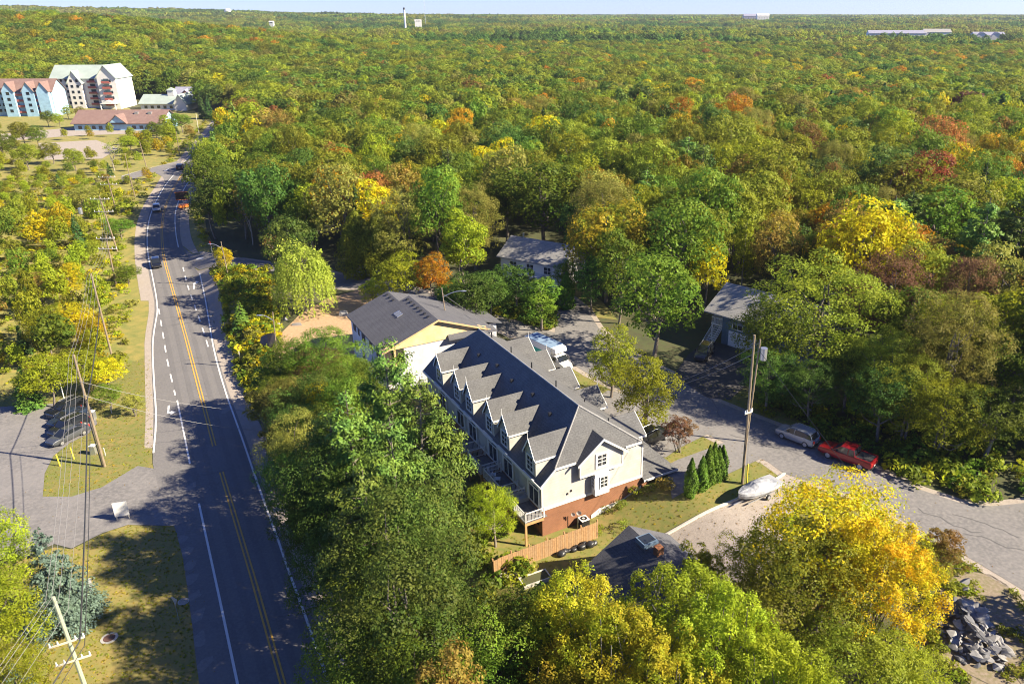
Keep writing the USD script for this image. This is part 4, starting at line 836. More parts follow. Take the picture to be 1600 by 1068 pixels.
pole('b', (140, 1090), (83, 932), 'grey-green utility pole with two crossarms in the near dry lawn', ((.58, 1.1, .55), (.40, 1.1, .55)), m=M_GREENPOLE, r=.17)
pole('c', (176, 560), (142, 427), 'plain pole without crossarms in the meadow beside the highway', ())
pole('d', (182, 447), (165, 368), 'meadow pole with two crossarms, nearest of the crossarm poles', ((.94, 1.6, .1), (.74, 1.6, .1)))
pole('e', (184, 393), (155, 306), 'tall meadow pole with two crossarms and grey transformers', ((.94, 1.9, .1), (.72, 1.9, .1)))
part('/World/utility_pole_004', 'transformer', tube([(-8.2 + 2.6, -.3, 8.2), (-8.2 + 2.6, -.3, 9.4)], .4, 10), M_METAL)
pole('f', (182, 330), (167, 275), 'crossarm pole at the meadow edge by the highway bend', ((.96, 2.0, .1), (.76, 2.0, .1)))
pole('g', (212, 311), (200, 265), 'slim pole beside the gravel shoulder of the highway bend', (), r=.13)
pole('h', (231, 268), (218, 221), 'pole at the corner of the side road by the hotel', (), r=.14)
pole('i', (206, 292), (195, 240), 'pole in the bushes below the hotel parking lot', (), r=.13)
pole('j', (281, 244), (275, 205), 'pole near the bend where the highway enters the trees', (), r=.13)
pole('k', (311, 209), (306, 178), 'yellowish pole beside the highway below the lilac-roofed house', (), r=.14, m=M_PALEWOOD)
pole('l', (102, 629), (85, 566), 'thin white flagpole-like mast behind the parked cars', (), r=.07, m=M_WHITE, name='mast_pole')
PR, upr = pole('r', (1160, 755), (1179, 523), 'tallest wooden utility pole with yellow guy guard on the lawn corner', ((.50, .5, .6),), r=.15)
part(PR, 'guy_guard', tube([(.35, -.35, 0), (.30, -.25, 2.4)], .07), M_YELLOW)
part(PR, 'guy_wire', tube([(.30, -.25, 2.4), upr * .55], .02, 4), M_WIRE)
P2, up2 = pole('s', (1166, 690), (1188, 530), 'slimmer grey pole carrying a transformer close behind the tallest pole', (), r=.12)
part(P2, 'transformer', tube([(up2[0] + .45, -.15, up2[2] - 2.2), (up2[0] + .45, -.15, up2[2] - .9)], .36, 12), M_METAL)
def lamp(key, base, top, label, arm, group='street lamps'):
    b = at(*base); d = ray(*top); k = b[1] / d[1]; h = EYE + d[2] * k - b[2]; dx = d[0] * k - b[0]; POLES[key] = (b, b + [dx, 0, h])
    t = thing('street_lamp', label, 'street lamp', b, group=group)
    part(t, 'post', tube([(0, 0, -.3), (dx, 0, h)], [.10, .07], 8), M_POLE)
    q = np.linspace(0, 1, 7); part(t, 'arm', tube(np.column_stack([dx + arm * q, 0 * q, h - 1.4 + .9 * np.sin(q * 1.57)]), .05, 6), M_METAL)
    part(t, 'lamp_head', MB().loft([[(dx + arm + s * x, y * w, h - .52 + z * w) for y, z in ((-.17, 0), (-.12, .1), (.12, .1), (.17, 0), (0, -.06))] for s, x, w in ((np.sign(arm), -.1, .5), (np.sign(arm), .25, 1.), (np.sign(arm), .7, .6))]).get(), M_METAL)
lamp('la', (706, 560), (690, 449), 'street lamp rising behind the unfinished building', 2.6)
lamp('lb', (357, 433), (345, 377), 'street lamp at the mouth of the side street', -1.7)
lamp('lc', (433, 556), (426, 487), 'street lamp between the willow and the dirt lot', -1.6)
def wire(name, label, pts, r, m, sag=.6, group='overhead wires'):
    P = []
    for a, b in zip(pts[:-1], pts[1:]):
        a, b = np.asarray(a, float), np.asarray(b, float); t = np.linspace(0, 1, 13)[:-1, None]; P.append(a + (b - a) * t - np.array([0, 0, 1.]) * sag * 4 * t * (1 - t))
    P.append(np.asarray(pts[-1], float)[None]); single(name, tube(np.vstack(P), r, 4), m, label, 'wire', group)
def pt(k, f, dx=0., dz=0.): b, t = POLES[k]; q = b + (t - b) * f; return q + [dx, -.2, dz]
def ahead(k, f, dx, v=(1.3, -40.)): q = pt(k, f, dx); return q + np.array([v[0] * 3, v[1], 0])
for dx, f, r, lab in ((-.45, .985, .022, 'leftmost thin wire running from the meadow poles over the parked cars'), (.0, 1., .022, 'middle thin wire running along the poles over the parked cars'), (.45, .985, .022, 'right-hand thin wire running along the poles over the parked cars'), (.9, .9, .02, 'lower thin wire running past the big brown pole')):
    wire('overhead_wire', lab, [pt('e', .95, dx), pt('d', .95, dx), pt('c', .985, dx), pt('a', f, dx), pt('b', f, dx), ahead('b', f, dx)], r * .7, M_WIRE, .7)
wire('overhead_cable', 'thick black cable slung low from the big brown pole over the dry lawn', [pt('c', .62, .15), pt('a', .62, .25), pt('b', .60, .95), ahead('b', .6, .95)], .06, M_CABLE, .5)
wire('overhead_cable', 'second black cable beside the thick one over the dry lawn', [pt('a', .56, .35), pt('b', .56, 1.2), ahead('b', .56, 1.2)], .03, M_CABLE, .5)
wire('service_wire', 'pale service wire crossing the highway to the trees by the townhouses', [pt('a', .78), at(420, 560, 7.5)], .022, M_WIRE, .8)
wire('service_wire', 'second service wire crossing the highway below the first', [pt('a', .66), at(415, 600, 6.5)], .022, M_WIRE, .8)
lo = to_lot
wire('street_wire', 'upper wire strung along the side street behind the moving truck', [pt('la', .93), at(905, 500, 7.6), at(1000, 520, 8.), pt('s', .98)], .022, M_WIRE, .7)
wire('street_wire', 'lower wire strung along the side street behind the moving truck', [pt('la', .84), at(905, 512, 6.9), at(1000, 532, 7.2), pt('s', .9)], .022, M_WIRE, .7)
wire('street_wire', 'dark wire strung from the tallest pole over the street corner', [pt('r', .95), at(1500, 800, 9.) + np.array([3., -10, 0]), at(1640, 940, 9.)], .03, M_CABLE, .6)
# ---------------------------------------------------------------- vehicles
def paint(name, c, rough=.28): return plain('paint_' + name, c, rough, .25, .5, coat=.6)
M_TYRE = plain('tyre', (.022, .022, .023), .8); M_RIM = plain('rim', (.45, .45, .47), .35, .7); M_LAMP = plain('headlight', (.75, .75, .72), .15); M_TAIL = plain('taillight', (.45, .03, .02), .2); M_CARGLASS = plain('car_glass', (.015, .018, .022), .05, spec=.8); M_PLASTIC = plain('black_plastic', (.025, .025, .027), .6)
def ring(x, hw, z0, z1, tuck=.92): return [(x, -hw * tuck, z0), (x, hw * tuck, z0), (x, hw, z0 + (z1 - z0) * .3), (x, hw * .98, z0 + (z1 - z0) * .75), (x, hw * .9, z1), (x, -hw * .9, z1), (x, -hw * .98, z0 + (z1 - z0) * .75), (x, -hw, z0 + (z1 - z0) * .3)]
def wheels(t, xs, hw, r, w=.24):
    for x in xs:
        for s in (-1, 1):
            a = np.linspace(0, 2 * np.pi, 19)[:-1]; y0, y1 = s * (hw - w), s * (hw + .01)
            mb = MB(); mb.loft([[(x + math.cos(q) * rr, yy, r + math.sin(q) * rr) for q in a] for yy, rr in ((y0, r * .9), (y0 + s * .04, r), (y1 - s * .04, r), (y1, r * .88))])
            wh = part(t, 'wheel', mb.get(), M_TYRE); part(wh, 'rim', MB().loft([[(x + math.cos(q) * r * .62, yy, r + math.sin(q) * r * .62) for q in a] for yy in (y1 - s * .03, y1 + s * .012)]).get(), M_RIM)
def car(name, label, cat, loc, heading, m, kind='suv', group=None, roof=None):
    t = thing(name, label, cat, loc, heading, group); hw = .92
    if kind == 'suv': L, belt, top = 4.65, 1.02, 1.68; body = [(-2.32, .80, .45, .85), (-2.2, .9, .32, 1.02), (-1.5, hw, .28, 1.05), (0, hw, .26, 1.02), (1., hw, .27, 1.0), (1.9, .89, .3, .93), (2.25, .78, .36, .80), (2.33, .66, .42, .66)]; gl = [(-2.15, .80, 1.0, 1.05), (-1.85, .80, .98, 1.55), (-1.2, .84, .98, 1.66), (.1, .84, .98, 1.68), (.6, .82, .98, 1.6), (1.25, .80, .96, 1.02)]
    elif kind == 'sedan': L, belt, top = 4.7, .95, 1.45; body = [(-2.35, .78, .45, .82), (-2.2, .88, .34, .96), (-1.5, .91, .28, .98), (0, .91, .24, .92), (1., .91, .25, .90), (1.9, .88, .28, .82), (2.28, .76, .34, .70), (2.36, .62, .40, .58)]; gl = [(-1.85, .74, .92, .98), (-1.0, .74, .9, 1.38), (-.3, .78, .9, 1.45), (.3, .78, .88, 1.42), (1.25, .74, .86, .92)]
    else: L, belt, top = 5.8, 1.15, 1.9; body = [(-2.85, .93, .55, 1.0), (-2.8, .96, .5, 1.22), (-1., .98, .42, 1.22), (.1, .98, .4, 1.18), (1.4, .98, .42, 1.16), (2.5, .95, .45, 1.08), (2.85, .86, .5, .98), (2.92, .78, .55, .8)]; gl = [(-1.05, .86, 1.14, 1.75), (-.9, .86, 1.14, 1.88), (-.2, .86, 1.14, 1.93), (.5, .84, 1.12, 1.86), (1.35, .82, 1.1, 1.18)]
    part(t, 'body', MB().loft([ring(*q) for q in body]).get(), m, 35)
    part(t, 'cabin_glass', MB().loft([[(x, -w, zb), (x, w, zb), (x, w * .86, zt - .05), (x, w * .72, zt), (x, -w * .72, zt), (x, -w * .86, zt - .05)] for x, w, zb, zt in gl]).get(), M_CARGLASS, 30)
    i0 = 1; rf = [[(x, -w * .87, zt - .05), (x, -w * .70, zt + .025), (x, w * .70, zt + .025), (x, w * .87, zt - .05)] for x, w, zb, zt in gl[1:-1]]
    part(t, 'roof', MB().loft(rf).get(), roof or m, 40)
    pil = MB()
    for s in (-1, 1):
        for (xa, wa, za, ta), (xb, wb, zb, tb) in ((gl[0], gl[1]), (gl[-2], gl[-1])):
            x0, w0, z0, x1, w1, z1 = (xa, wa, za + .04, xb, wb * .87, tb - .05) if xa == gl[0][0] else (xa, wa * .87, ta - .05, xb, wb, zb + .05)
            pil.tube([(x0, s * (w0 + .006), z0), (x1, s * (w1 + .006), z1)], .045, 5)
        mid = gl[len(gl) // 2]; pil.tube([(mid[0] - .1, s * (mid[1] + .006), mid[2]), (mid[0] - .16, s * mid[1] * .875, mid[3] - .05)], .05, 5)
    part(t, 'pillars', pil.get(), m, kind='stuff')
    xf, xr = body[-2][0] - .02, body[0][0]
    for s in (-1, 1):
        part(t, 'headlight', box(xf - .1, s * .58 - .14, body[-2][3] - .2, xf + .045, s * .58 + .14, body[-2][3] - .05), M_LAMP); part(t, 'taillight', box(xr - .03, s * .68 - .1, .72, xr + .12, s * .68 + .12, .98 if kind != 'pickup' else 1.1), M_TAIL)
        part(t, 'mirror', box(gl[-1][0] - .45, s * 1.0 - .09, belt + .02, gl[-1][0] - .28, s * 1.0 + .09, belt + .16), m)
    part(t, 'bumper', MB().box(xr - .05, -.75, .36, xr + .05, .75, .56).box(body[-1][0] - .03, -.6, .36, body[-1][0] + .04, .6, .54).get(), M_PLASTIC)
    part(t, 'licence_plate', box(xr - .065, -.16, .6, xr - .052, .16, .72), M_WHITE)
    if kind == 'pickup':
        part(t, 'bed', box(-2.72, -.82, 1.0, -1.12, .82, 1.235), M_PLASTIC)
        br = MB().box(-2.84, -.97, 1.225, -1.1, -.83, 1.3).box(-2.84, .83, 1.225, -1.1, .97, 1.3).box(-2.86, -.82, 1.21, -2.73, .82, 1.3); part(t, 'bed_rail', br.get(), m)
    elif kind == 'suv':
        for s in (-1, 1): part(t, 'roof_rail', tube([(-1.7, s * .62, 1.66), (-1.4, s * .62, 1.74), (.1, s * .62, 1.76), (.4, s * .62, 1.68)], .025, 5), M_METAL)
    r = {'suv': .36, 'sedan': .33, 'pickup': .41}[kind]; wheels(t, (-L * .30, L * .295), hw + (.03 if kind == 'pickup' else 0), r); return t
def heading(p, q): a, b = at(*p), at(*q); return math.degrees(math.atan2(b[1] - a[1], b[0] - a[0]))
def mid(p, q): a, b = at(*p), at(*q); m = (a + b) / 2; m[2] += .07; return m
PB, PGREY, PRED, PWHITE, PNAVY, PSILVER = paint('black', (.012, .013, .016)), paint('grey', (.075, .08, .09)), paint('red', (.24, .009, .013)), paint('white', (.72, .72, .72)), paint('navy', (.02, .032, .06)), paint('silver', (.40, .41, .43))
hh = heading((262, 425), (254, 392))
car('car', 'black car driving toward us on the highway before the junction', 'car', mid((241, 420), (249, 412)), hh + 180, PB, 'suv', 'cars on the highway')
car('car', 'silver car approaching on the shaded bend of the highway', 'car', mid((243, 333), (249, 326)), heading((248, 344), (247, 316)) + 180, PSILVER, 'suv', 'cars on the highway')
car('car', 'black car turning by the side road to the hotel', 'car', mid((280, 267), (284, 262)), heading((275, 282), (292, 258)), PB, 'suv', 'cars on the highway')
car('car', 'dark blue car far up the highway in tree shade', 'car', mid((318, 222), (323, 217)), heading((312, 230), (328, 208)), PNAVY, 'sedan', 'cars on the highway')
hp = heading((84, 694), (138, 668))
for (a, b), m, k, lab in ((((84, 696), (131, 676)), PGREY, 'sedan', 'grey sedan parked nearest in the row of four cars'), (((80, 684), (138, 662)), PB, 'suv', 'black jeep-like car parked second from the near end of the row'), (((80, 668), (136, 648)), PNAVY, 'sedan', 'dark blue car parked third from the near end of the row'), (((78, 653), (134, 636)), PB, 'suv', 'black car parked farthest in the row of four cars')):
    car('parked_car', lab, 'car', mid(a, b), hp + 180, m, k, 'cars parked by the big pole')
car('parked_car', 'black car with silver roof bars on the dark driveway of the blue house', 'car', mid((1092, 562), (1108, 552)), heading((1091, 566), (1106, 546)) + 180, PB, 'suv')
car('parked_car', 'black car parked beside the end townhouse garage', 'car', mid((1008, 694), (1028, 686)), heading((1000, 700), (1032, 684)), PB, 'suv')
car('parked_car', 'dark grey hatchback parked on the shaded side street ahead of the red pickup', 'car', mid((1226, 682), (1264, 694)), heading((1266, 697), (1222, 680)), paint('silver_grey', (.27, .28, .30)), 'suv')
car('pickup_truck', 'dark red pickup with open bed parked on the side street', 'pickup truck', mid((1294, 711), (1352, 730)), heading((1352, 732), (1290, 709)), PRED, 'pickup')
car('parked_car', 'silver-blue car half hidden behind trees at the turning place', 'car', mid((568, 432), (588, 428)), heading((566, 434), (590, 426)), PSILVER, 'suv')
car('parked_car', 'dark car in deep shade beside the grey-roofed house', 'car', mid((856, 470), (868, 462)), heading((858, 474), (868, 458)), PB, 'suv')
# moving truck
q = mid((838, 562), (882, 578)); TK = thing('moving_truck', 'white and green box truck on the street behind the townhouses', 'truck', q, heading((838, 558), (884, 580)), scale=(.86, .86, .86))
part(TK, 'cargo_box', box(-4.6, -1.2, 1.0, 1.6, 1.2, 3.6), M_WHITE); part(TK, 'box_roof', box(-4.65, -1.25, 3.602, 1.65, 1.25, 3.66), plain('pale_blue_roof', (.20, .28, .38), .5))
part(TK, 'green_panel', MB().box(-4.2, -1.225, 1.1, .8, -1.202, 2.6).get(), plain('truck_green', (.02, .36, .26), .5))
part(TK, 'cab_overhang', MB().prism([(1.61, -1.1, 2.7), (2.7, -1.1, 2.9), (2.5, -1.1, 3.55), (1.61, -1.1, 3.6)], (0, 2.2, 0)).get(), M_WHITE)
part(TK, 'cab', MB().loft([ring(1.62, 1.05, .6, 2.4), ring(2.6, 1.05, .6, 2.35), ring(3.2, 1.0, .6, 1.55), ring(4.1, .9, .6, 1.35), ring(4.3, .8, .65, 1.0)]).get(), M_WHITE, 35)
part(TK, 'windscreen', MB().prism([(2.66, -.85, 2.32), (2.66, .85, 2.32), (3.26, .85, 1.62), (3.26, -.85, 1.62)], (.03, 0, .03)).get(), M_CARGLASS)
for s in (-1, 1): part(TK, 'side_window', box(1.8, s * 1.04 - .02, 1.6, 2.6, s * 1.04 + .02, 2.2), M_CARGLASS); part(TK, 'mirror', box(2.7, s * 1.25 - .1, 1.6, 2.8, s * 1.25 + .1, 2.05), M_PLASTIC); part(TK, 'headlight', box(4.22, s * .6 - .15, .95, 4.33, s * .6 + .15, 1.12), M_LAMP)
part(TK, 'chassis', box(-4.5, -.5, .5, 3.9, .5, .95), M_PLASTIC); wheels(TK, (-3., 3.3), 1.1, .46, .3)
# message-board trailer on the far shoulder
q = at(288, 325); TR = thing('message_board_trailer', 'orange trailer carrying a dark message board on the highway shoulder', 'sign trailer', q, 20)
part(TR, 'board', box(-1.5, -.1, 2.2, 1.5, .12, 4.0), M_DARK); part(TR, 'board_frame', MB().box(-1.58, -.12, 2.1, 1.58, .14, 2.195).box(-1.58, -.12, 4.005, 1.58, .14, 4.1).get(), plain('safety_orange', (.80, .22, .02), .6))
part(TR, 'mast', box(-.1, -.08, .9, .1, .08, 2.095), M_METAL); part(TR, 'deck', MB().box(-1.1, -1.6, .5, 1.1, 1.2, .85).box(-.05, -2.9, .5, .05, -1.61, .6).get(), '/World/Looks/safety_orange'); wheels(TR, (0.,), 1.25, .34, .2)
# covered boat
q = mid((1160, 785), (1205, 768)); BO = thing('covered_boat', 'white tarpaulin-covered boat on the gravel lot by the lawn edge', 'boat', q, heading((1205, 766), (1158, 788)), scale=(.88, .88, .88))
secs = []
for x, hwid, zk, zs in ((-2.9, 1.02, .55, 1.25), (-1.5, 1.12, .45, 1.28), (0, 1.12, .42, 1.3), (1.4, .95, .48, 1.36), (2.4, .55, .65, 1.44), (2.95, .08, 1.0, 1.5)): secs.append([(x, 0, zk), (x, hwid * .75, zk + .2), (x, hwid, zs), (x, hwid * .98, zs + .05), (x, -hwid * .98, zs + .05), (x, -hwid, zs), (x, -hwid * .75, zk + .2)])
M_TARP = plain('silver_tarp', (.33, .34, .36), .55, noise=(2.2, (.24, .25, .28)), bump=1.)
part(BO, 'hull', MB().loft(secs).get(), plain('hull_white', (.34, .345, .36), .45), 35)
nx, ny = 60, 26; U, Vv = np.meshgrid(np.linspace(-2.92, 2.8, nx), np.linspace(-1, 1, ny), indexing='ij'); wid = np.interp(U, [-2.9, -1.5, 0, 1.4, 2.4, 2.95], [1.08, 1.17, 1.17, 1.0, .6, .1])
hgt = np.interp(U, [-2.92, -2.0, -1.2, -.2, .5, 1.2, 2.0, 2.9], [.10, .18, .42, .72, .66, .30, .22, .12]); fold = meshkit.fbm(np.stack([U * 1.6, Vv * 3 + U, U * 0], -1), 4, 3) - .5
Zt = 1.3 + .05 * U + hgt * (1 - np.abs(Vv) ** 2.2) + fold * .22 * (1 - np.abs(Vv) ** 4) - .22 * (np.abs(Vv) > .985); tv = np.stack([U, Vv * wid, Zt], -1).reshape(-1, 3); i, j = np.meshgrid(np.arange(nx - 1), np.arange(ny - 1), indexing='ij')
part(BO, 'tarpaulin', (tv, np.stack([i * ny + j, (i + 1) * ny + j, (i + 1) * ny + j + 1, i * ny + j + 1], -1).reshape(-1, 4)), M_TARP, True)
part(BO, 'trailer', MB().box(-2.4, -.8, .3, 2.2, -.7, .42).box(-2.4, .7, .3, 2.2, .8, .42).box(2.2, -.05, .3, 3.6, .05, .42).box(-.6, -1., .28, -.5, 1., .36).get(), M_METAL); wheels(BO, (-.55,), 1.2, .32, .2)
# ---------------------------------------------------------------- garden fence, boards one by one
fa, fbp = at(772, 903), at(934, 840); FE = thing('garden_fence', 'tall cedar board fence stepping up beside the near townhouse lawn', 'fence', (fa[0], fa[1], 0), math.degrees(math.atan2(fbp[1] - fa[1], fbp[0] - fa[0])))
FL = float(np.hypot(*(fbp - fa)[:2])); fdir = (fbp - fa)[:2] / FL; nb = int(FL / .2); frng = np.random.default_rng(3)
def fz(u): return float(ground_z(*(fa[:2] + fdir * u)))
for k in range(nb): u = k * FL / nb; z = fz(u); h = 1.80 + .02 * frng.normal(); part(FE, 'board', box(u + .008, -.02 + .006 * frng.normal(), z + .04, u + FL / nb - .008, .014, z + h), (M_FENCE, M_FENCE2)[int(frng.integers(2))])
for k in range(7): u = k * FL / 6; z = fz(u); part(FE, 'post', box(u - .06, .06, z - .3, u + .06, .18, z + 2.0), M_FENCE)
for zz in (.35, 1.0, 1.6): part(FE, 'rail', MB().prism([(0, .016, fz(0) + zz), (FL, .016, fz(FL) + zz), (FL, .016, fz(FL) + zz + .09), (0, .016, fz(0) + zz + .09)], (0, .04, 0)).get(), M_FENCE)
# ---------------------------------------------------------------- small things round the lots
def small(name, label, cat, px, py, build, rz=0., group=None):
    t = thing(name, label, cat, at(px, py) + [0, 0, .04], rz, group); build(t); return t
def b_ac(t):
    part(t, 'case', box(-.42, -.42, 0, .42, .42, .85), M_BLACK); part(t, 'top_panel', box(-.44, -.44, .852, .44, .44, .9), M_WHITE)
    part(t, 'fan_grille', MB().tm(trimesh.creation.annulus(.14, .32, .02, sections=20), (0, 0, .915)).get(), M_BLACK)
small('air_conditioner', 'black air conditioner with white top beside the brick end wall', 'air conditioner', 912, 822, b_ac, LOT_ROT)
def b_bed(t, L=2.6, W=1.3):
    for y in (-W / 2, W / 2 - .1): part(t, 'board', box(-L / 2, y, 0, L / 2, y + .1, .35), M_PALEWOOD)
    for x in (-L / 2, L / 2 - .1): part(t, 'board', box(x, -W / 2 + .102, 0, x + .1, W / 2 - .102, .35), M_PALEWOOD)
    part(t, 'soil', box(-L / 2 + .102, -W / 2 + .102, .0, L / 2 - .102, W / 2 - .102, .26), M_FOREST)
small('raised_bed', 'rectangular raised garden bed of grey boards below the fence', 'garden bed', 836, 907, b_bed, 28)
small('raised_bed', 'low timber planter tight against the fence foot', 'garden bed', 800, 899, lambda t: b_bed(t, 2.2, .6), 28)
def b_junk(t):
    r = np.random.default_rng(5)
    for k in range(9):
        s = r.uniform(.22, .42); m = trimesh.creation.icosphere(2, s); v = m.vertices * [1.2, .9, .8]; v = v * (1 + .35 * (meshkit.noise(v * 5 + k) - .5))[:, None]; part(t, 'bag', (v + [k * .42 - 1.7, r.normal() * .12, s * .6], m.faces), M_BLACK, True)
small('black_bags', 'row of dark bags and pots lying along the fence end', 'bags', 902, 858, b_junk, 28)
def b_dish(t):
    part(t, 'mast', tube([(0, 0, 0), (0, 0, 1.9)], .04), M_METAL); d = trimesh.creation.icosphere(3, .24); v = d.vertices.copy(); v[:, 1] = np.abs(v[:, 1]) * .3
    part(t, 'dish', (v + [.1, -.2, 1.9], d.faces), M_WHITE, True); part(t, 'dish', (v * .8 + [-.45, -.2, 1.75], d.faces), M_WHITE, True)
small('satellite_dish', 'pair of small white dishes on a mast by the brick wall', 'satellite dish', 903, 826, b_dish)
def b_kettle(t):
    m = trimesh.creation.icosphere(3, .32); part(t, 'bowl', (m.vertices * [1, 1, .85] + [0, 0, .75], m.faces), PRED, True)
    for a in (0, 2.1, 4.2): part(t, 'leg', tube([(math.cos(a) * .2, math.sin(a) * .2, .6), (math.cos(a) * .32, math.sin(a) * .32, 0)], .02), M_BLACK)
small('barbecue', 'round red kettle barbecue in shade under the corner deck', 'barbecue', 801, 826, b_kettle)
def b_chair(t):
    part(t, 'seat', box(-.28, -.26, .38, .28, .28, .42), M_WHITE); part(t, 'backrest', MB().prism([(-.28, .28, .42), (.28, .28, .42), (.28, .5, 1.05), (-.28, .5, 1.05)], (0, .05, 0)).get(), M_WHITE)
    for x in (-.25, .21):
        for y in (-.24, .2): part(t, 'leg', box(x, y, 0, x + .04, y + .04, .378), M_WHITE)
for s, t0, lab in ((-1.2, 6.9, 'pale deck chair nearer the arched door on the second deck'), (-1.25, 7.8, 'pale deck chair at the far rail of the second deck')):
    c = thing('deck_chair', lab, 'chair', to_lot(s, t0, 2.58), LOT_ROT + 60); b_chair(c)
c = thing('deck_sofa', 'pale blue-grey outdoor sofa on the corner deck', 'sofa', to_lot(-1.0, 2.3, 2.58), LOT_ROT)
part(c, 'seat', box(-.8, .2, 0, .8, .8, .42), M_TARP); part(c, 'backrest', box(-.8, .802, 0, .8, .95, .85), M_TARP)
for x in (-.95, .802): part(c, 'armrest', box(x, .2, 0, x + .148, .95, .6), M_TARP)
def b_bollard(t): part(t, 'sleeve', tube([(0, 0, -.1), (-.12, .05, 1.45)], .07, 8), M_YELLOW); part(t, 'cap', tube([(-.12, .05, 1.45), (-.125, .052, 1.5)], [.075, .03], 8), M_YELLOW)
small('bollard', 'yellow guy-wire sleeve nearest the grey sedan', 'bollard', 116, 717, b_bollard); small('bollard', 'yellow guy-wire sleeve at the edge of the parking lot', 'bollard', 94, 728, b_bollard)
def b_cabinet(t): part(t, 'body', box(-.3, -.3, 0, .3, .3, 1.1), M_METAL); part(t, 'lid', box(-.33, -.33, 1.102, .33, .33, 1.16), M_WHITE)
small('utility_cabinet', 'small white utility box at the foot of the big brown pole', 'utility box', 148, 709, b_cabinet)
small('utility_cabinet', 'pale box standing between the far parked cars and the pole', 'utility box', 146, 655, b_cabinet)
def b_stake(t): part(t, 'stake', box(-.04, -.04, 0, .04, .04, .95), M_PALEWOOD); part(t, 'tip', box(-.041, -.041, .952, .041, .041, 1.05), M_WHITE)
small('marker_stake', 'pale marker stake beside the big brown pole', 'stake', 165, 712, b_stake); small('marker_stake', 'pale marker stake in the grass beyond the parked cars', 'stake', 175, 646, b_stake)
def b_sign(t): part(t, 'panel', box(-.65, -.04, .5, .65, .04, 2.1), M_WHITE); part(t, 'post', box(-.6, .042, -.2, -.5, .1, 2.0), M_PALEWOOD); part(t, 'post', box(.5, .042, -.2, .6, .1, 2.0), M_PALEWOOD)
small('lawn_sign', 'white panel sign on the corner where the parking lot meets the highway', 'sign', 193, 812, b_sign, 20)
def b_yield(t):
    part(t, 'post', tube([(0, 0, -.2), (.05, 0, 2.3)], .03), M_METAL); part(t, 'panel', MB().prism([(-.38, -.05, 2.6), (.48, -.05, 2.6), (.05, -.05, 1.85)], (0, .02, 0)).get(), M_METAL)
small('road_sign', 'back of a triangular road sign in the shaded dry lawn', 'sign', 281, 973, b_yield, 150)
M_SIGNY = plain('sign_yellow', (.80, .60, .02), .5); M_SIGNR = plain('sign_red', (.60, .03, .03), .5)
def b_diamond(t):
    part(t, 'post', box(-.05, 0, -.2, .05, .08, 2.4), M_PALEWOOD); p = part(t, 'panel', MB().prism([(0, -.03, 1.75), (.62, -.03, 2.37), (0, -.03, 2.99), (-.62, -.03, 2.37)], (0, .028, 0)).get(), M_SIGNY)
    part(p, 'arrow_mark', MB().prism([(-.06, -.04, 2.05), (.06, -.04, 2.05), (.06, -.04, 2.45), (-.06, -.04, 2.45)], (0, .008, 0)).prism([(-.06, -.04, 2.452), (.06, -.04, 2.452), (.2, -.04, 2.6), (.1, -.04, 2.68)], (0, .008, 0)).prism([(.08, -.04, 2.7), (.3, -.04, 2.72), (.26, -.04, 2.5)], (0, .008, 0)).get(), M_BLACK)
small('road_sign', 'yellow diamond bend sign on the right-hand verge of the highway', 'sign', 376, 566, b_diamond, 10)
def b_stop(t):
    part(t, 'post', box(-.05, 0, -.2, .05, .08, 2.4), M_METAL); o = [(.45 * math.cos(a), -.03, 2.4 + .45 * math.sin(a)) for a in np.arange(8) * math.pi / 4 + math.pi / 8]; p = part(t, 'panel', MB().prism(o, (0, .028, 0)).get(), M_SIGNR)
    tx = meshkit.text_mesh('STOP', .22, .006, True); tx.apply_translation(-tx.bounds.mean(0)); v = tx.vertices; part(p, 'lettering', (np.column_stack([v[:, 0], -.036 - v[:, 2] * .5, v[:, 1] + 2.4]), tx.faces), M_WHITE)
small('stop_sign', 'red octagonal stop sign at the mouth of the side street', 'stop sign', 332, 398, b_stop, -70)
small('manhole_cover', 'round rusty manhole cover in the dry lawn', 'manhole cover', 171, 997, lambda t: (part(t, 'collar', MB().tm(trimesh.creation.annulus(.46, .66, .08, sections=28)).get(), M_CONCRETE), part(t, 'cover', MB().tm(trimesh.creation.cylinder(.45, .06, sections=28), (0, 0, .02)).get(), plain('rusty_iron', (.12, .06, .045), .9))))
small('utility_plate', 'sandy concrete plate at the edge of the shaded lawn', 'plate', 287, 940, lambda t: (part(t, 'slab', MB().tm(trimesh.creation.cylinder(.45, .08, sections=20)).get(), M_GRAVEL), part(t, 'rim', MB().tm(trimesh.creation.annulus(.40, .46, .1, sections=20)).get(), M_CONCRETE)))
pe = smooth_line(pline([(1038, 838), (1150, 782), (1226, 741)]), 1.2)
KB = thing('timber_edging', 'pale timber edging between the lawn and the gravel lot', 'edging')
for a, b in zip(pe[:-1], pe[1:]):
    d = (b - a) / np.linalg.norm(b - a) ; q = np.array([-d[1], d[0]]) * .11; a2, b2 = a + d * .01, b - d * .01
    za, zb = float(ground_z(*a)) + .02, float(ground_z(*b)) + .02; part(KB, 'timber', MB().prism([(*(a2 - q), za), (*(b2 - q), zb), (*(b2 + q), zb), (*(a2 + q), za)], (0, 0, .22)).get(), M_PALEWOOD)
bb = LineString(pline([(86, 980), (125, 960), (146, 938), (140, 905)])).buffer(.12)
setting('bed_edging', bb, .12, M_CONCRETE, 1.)
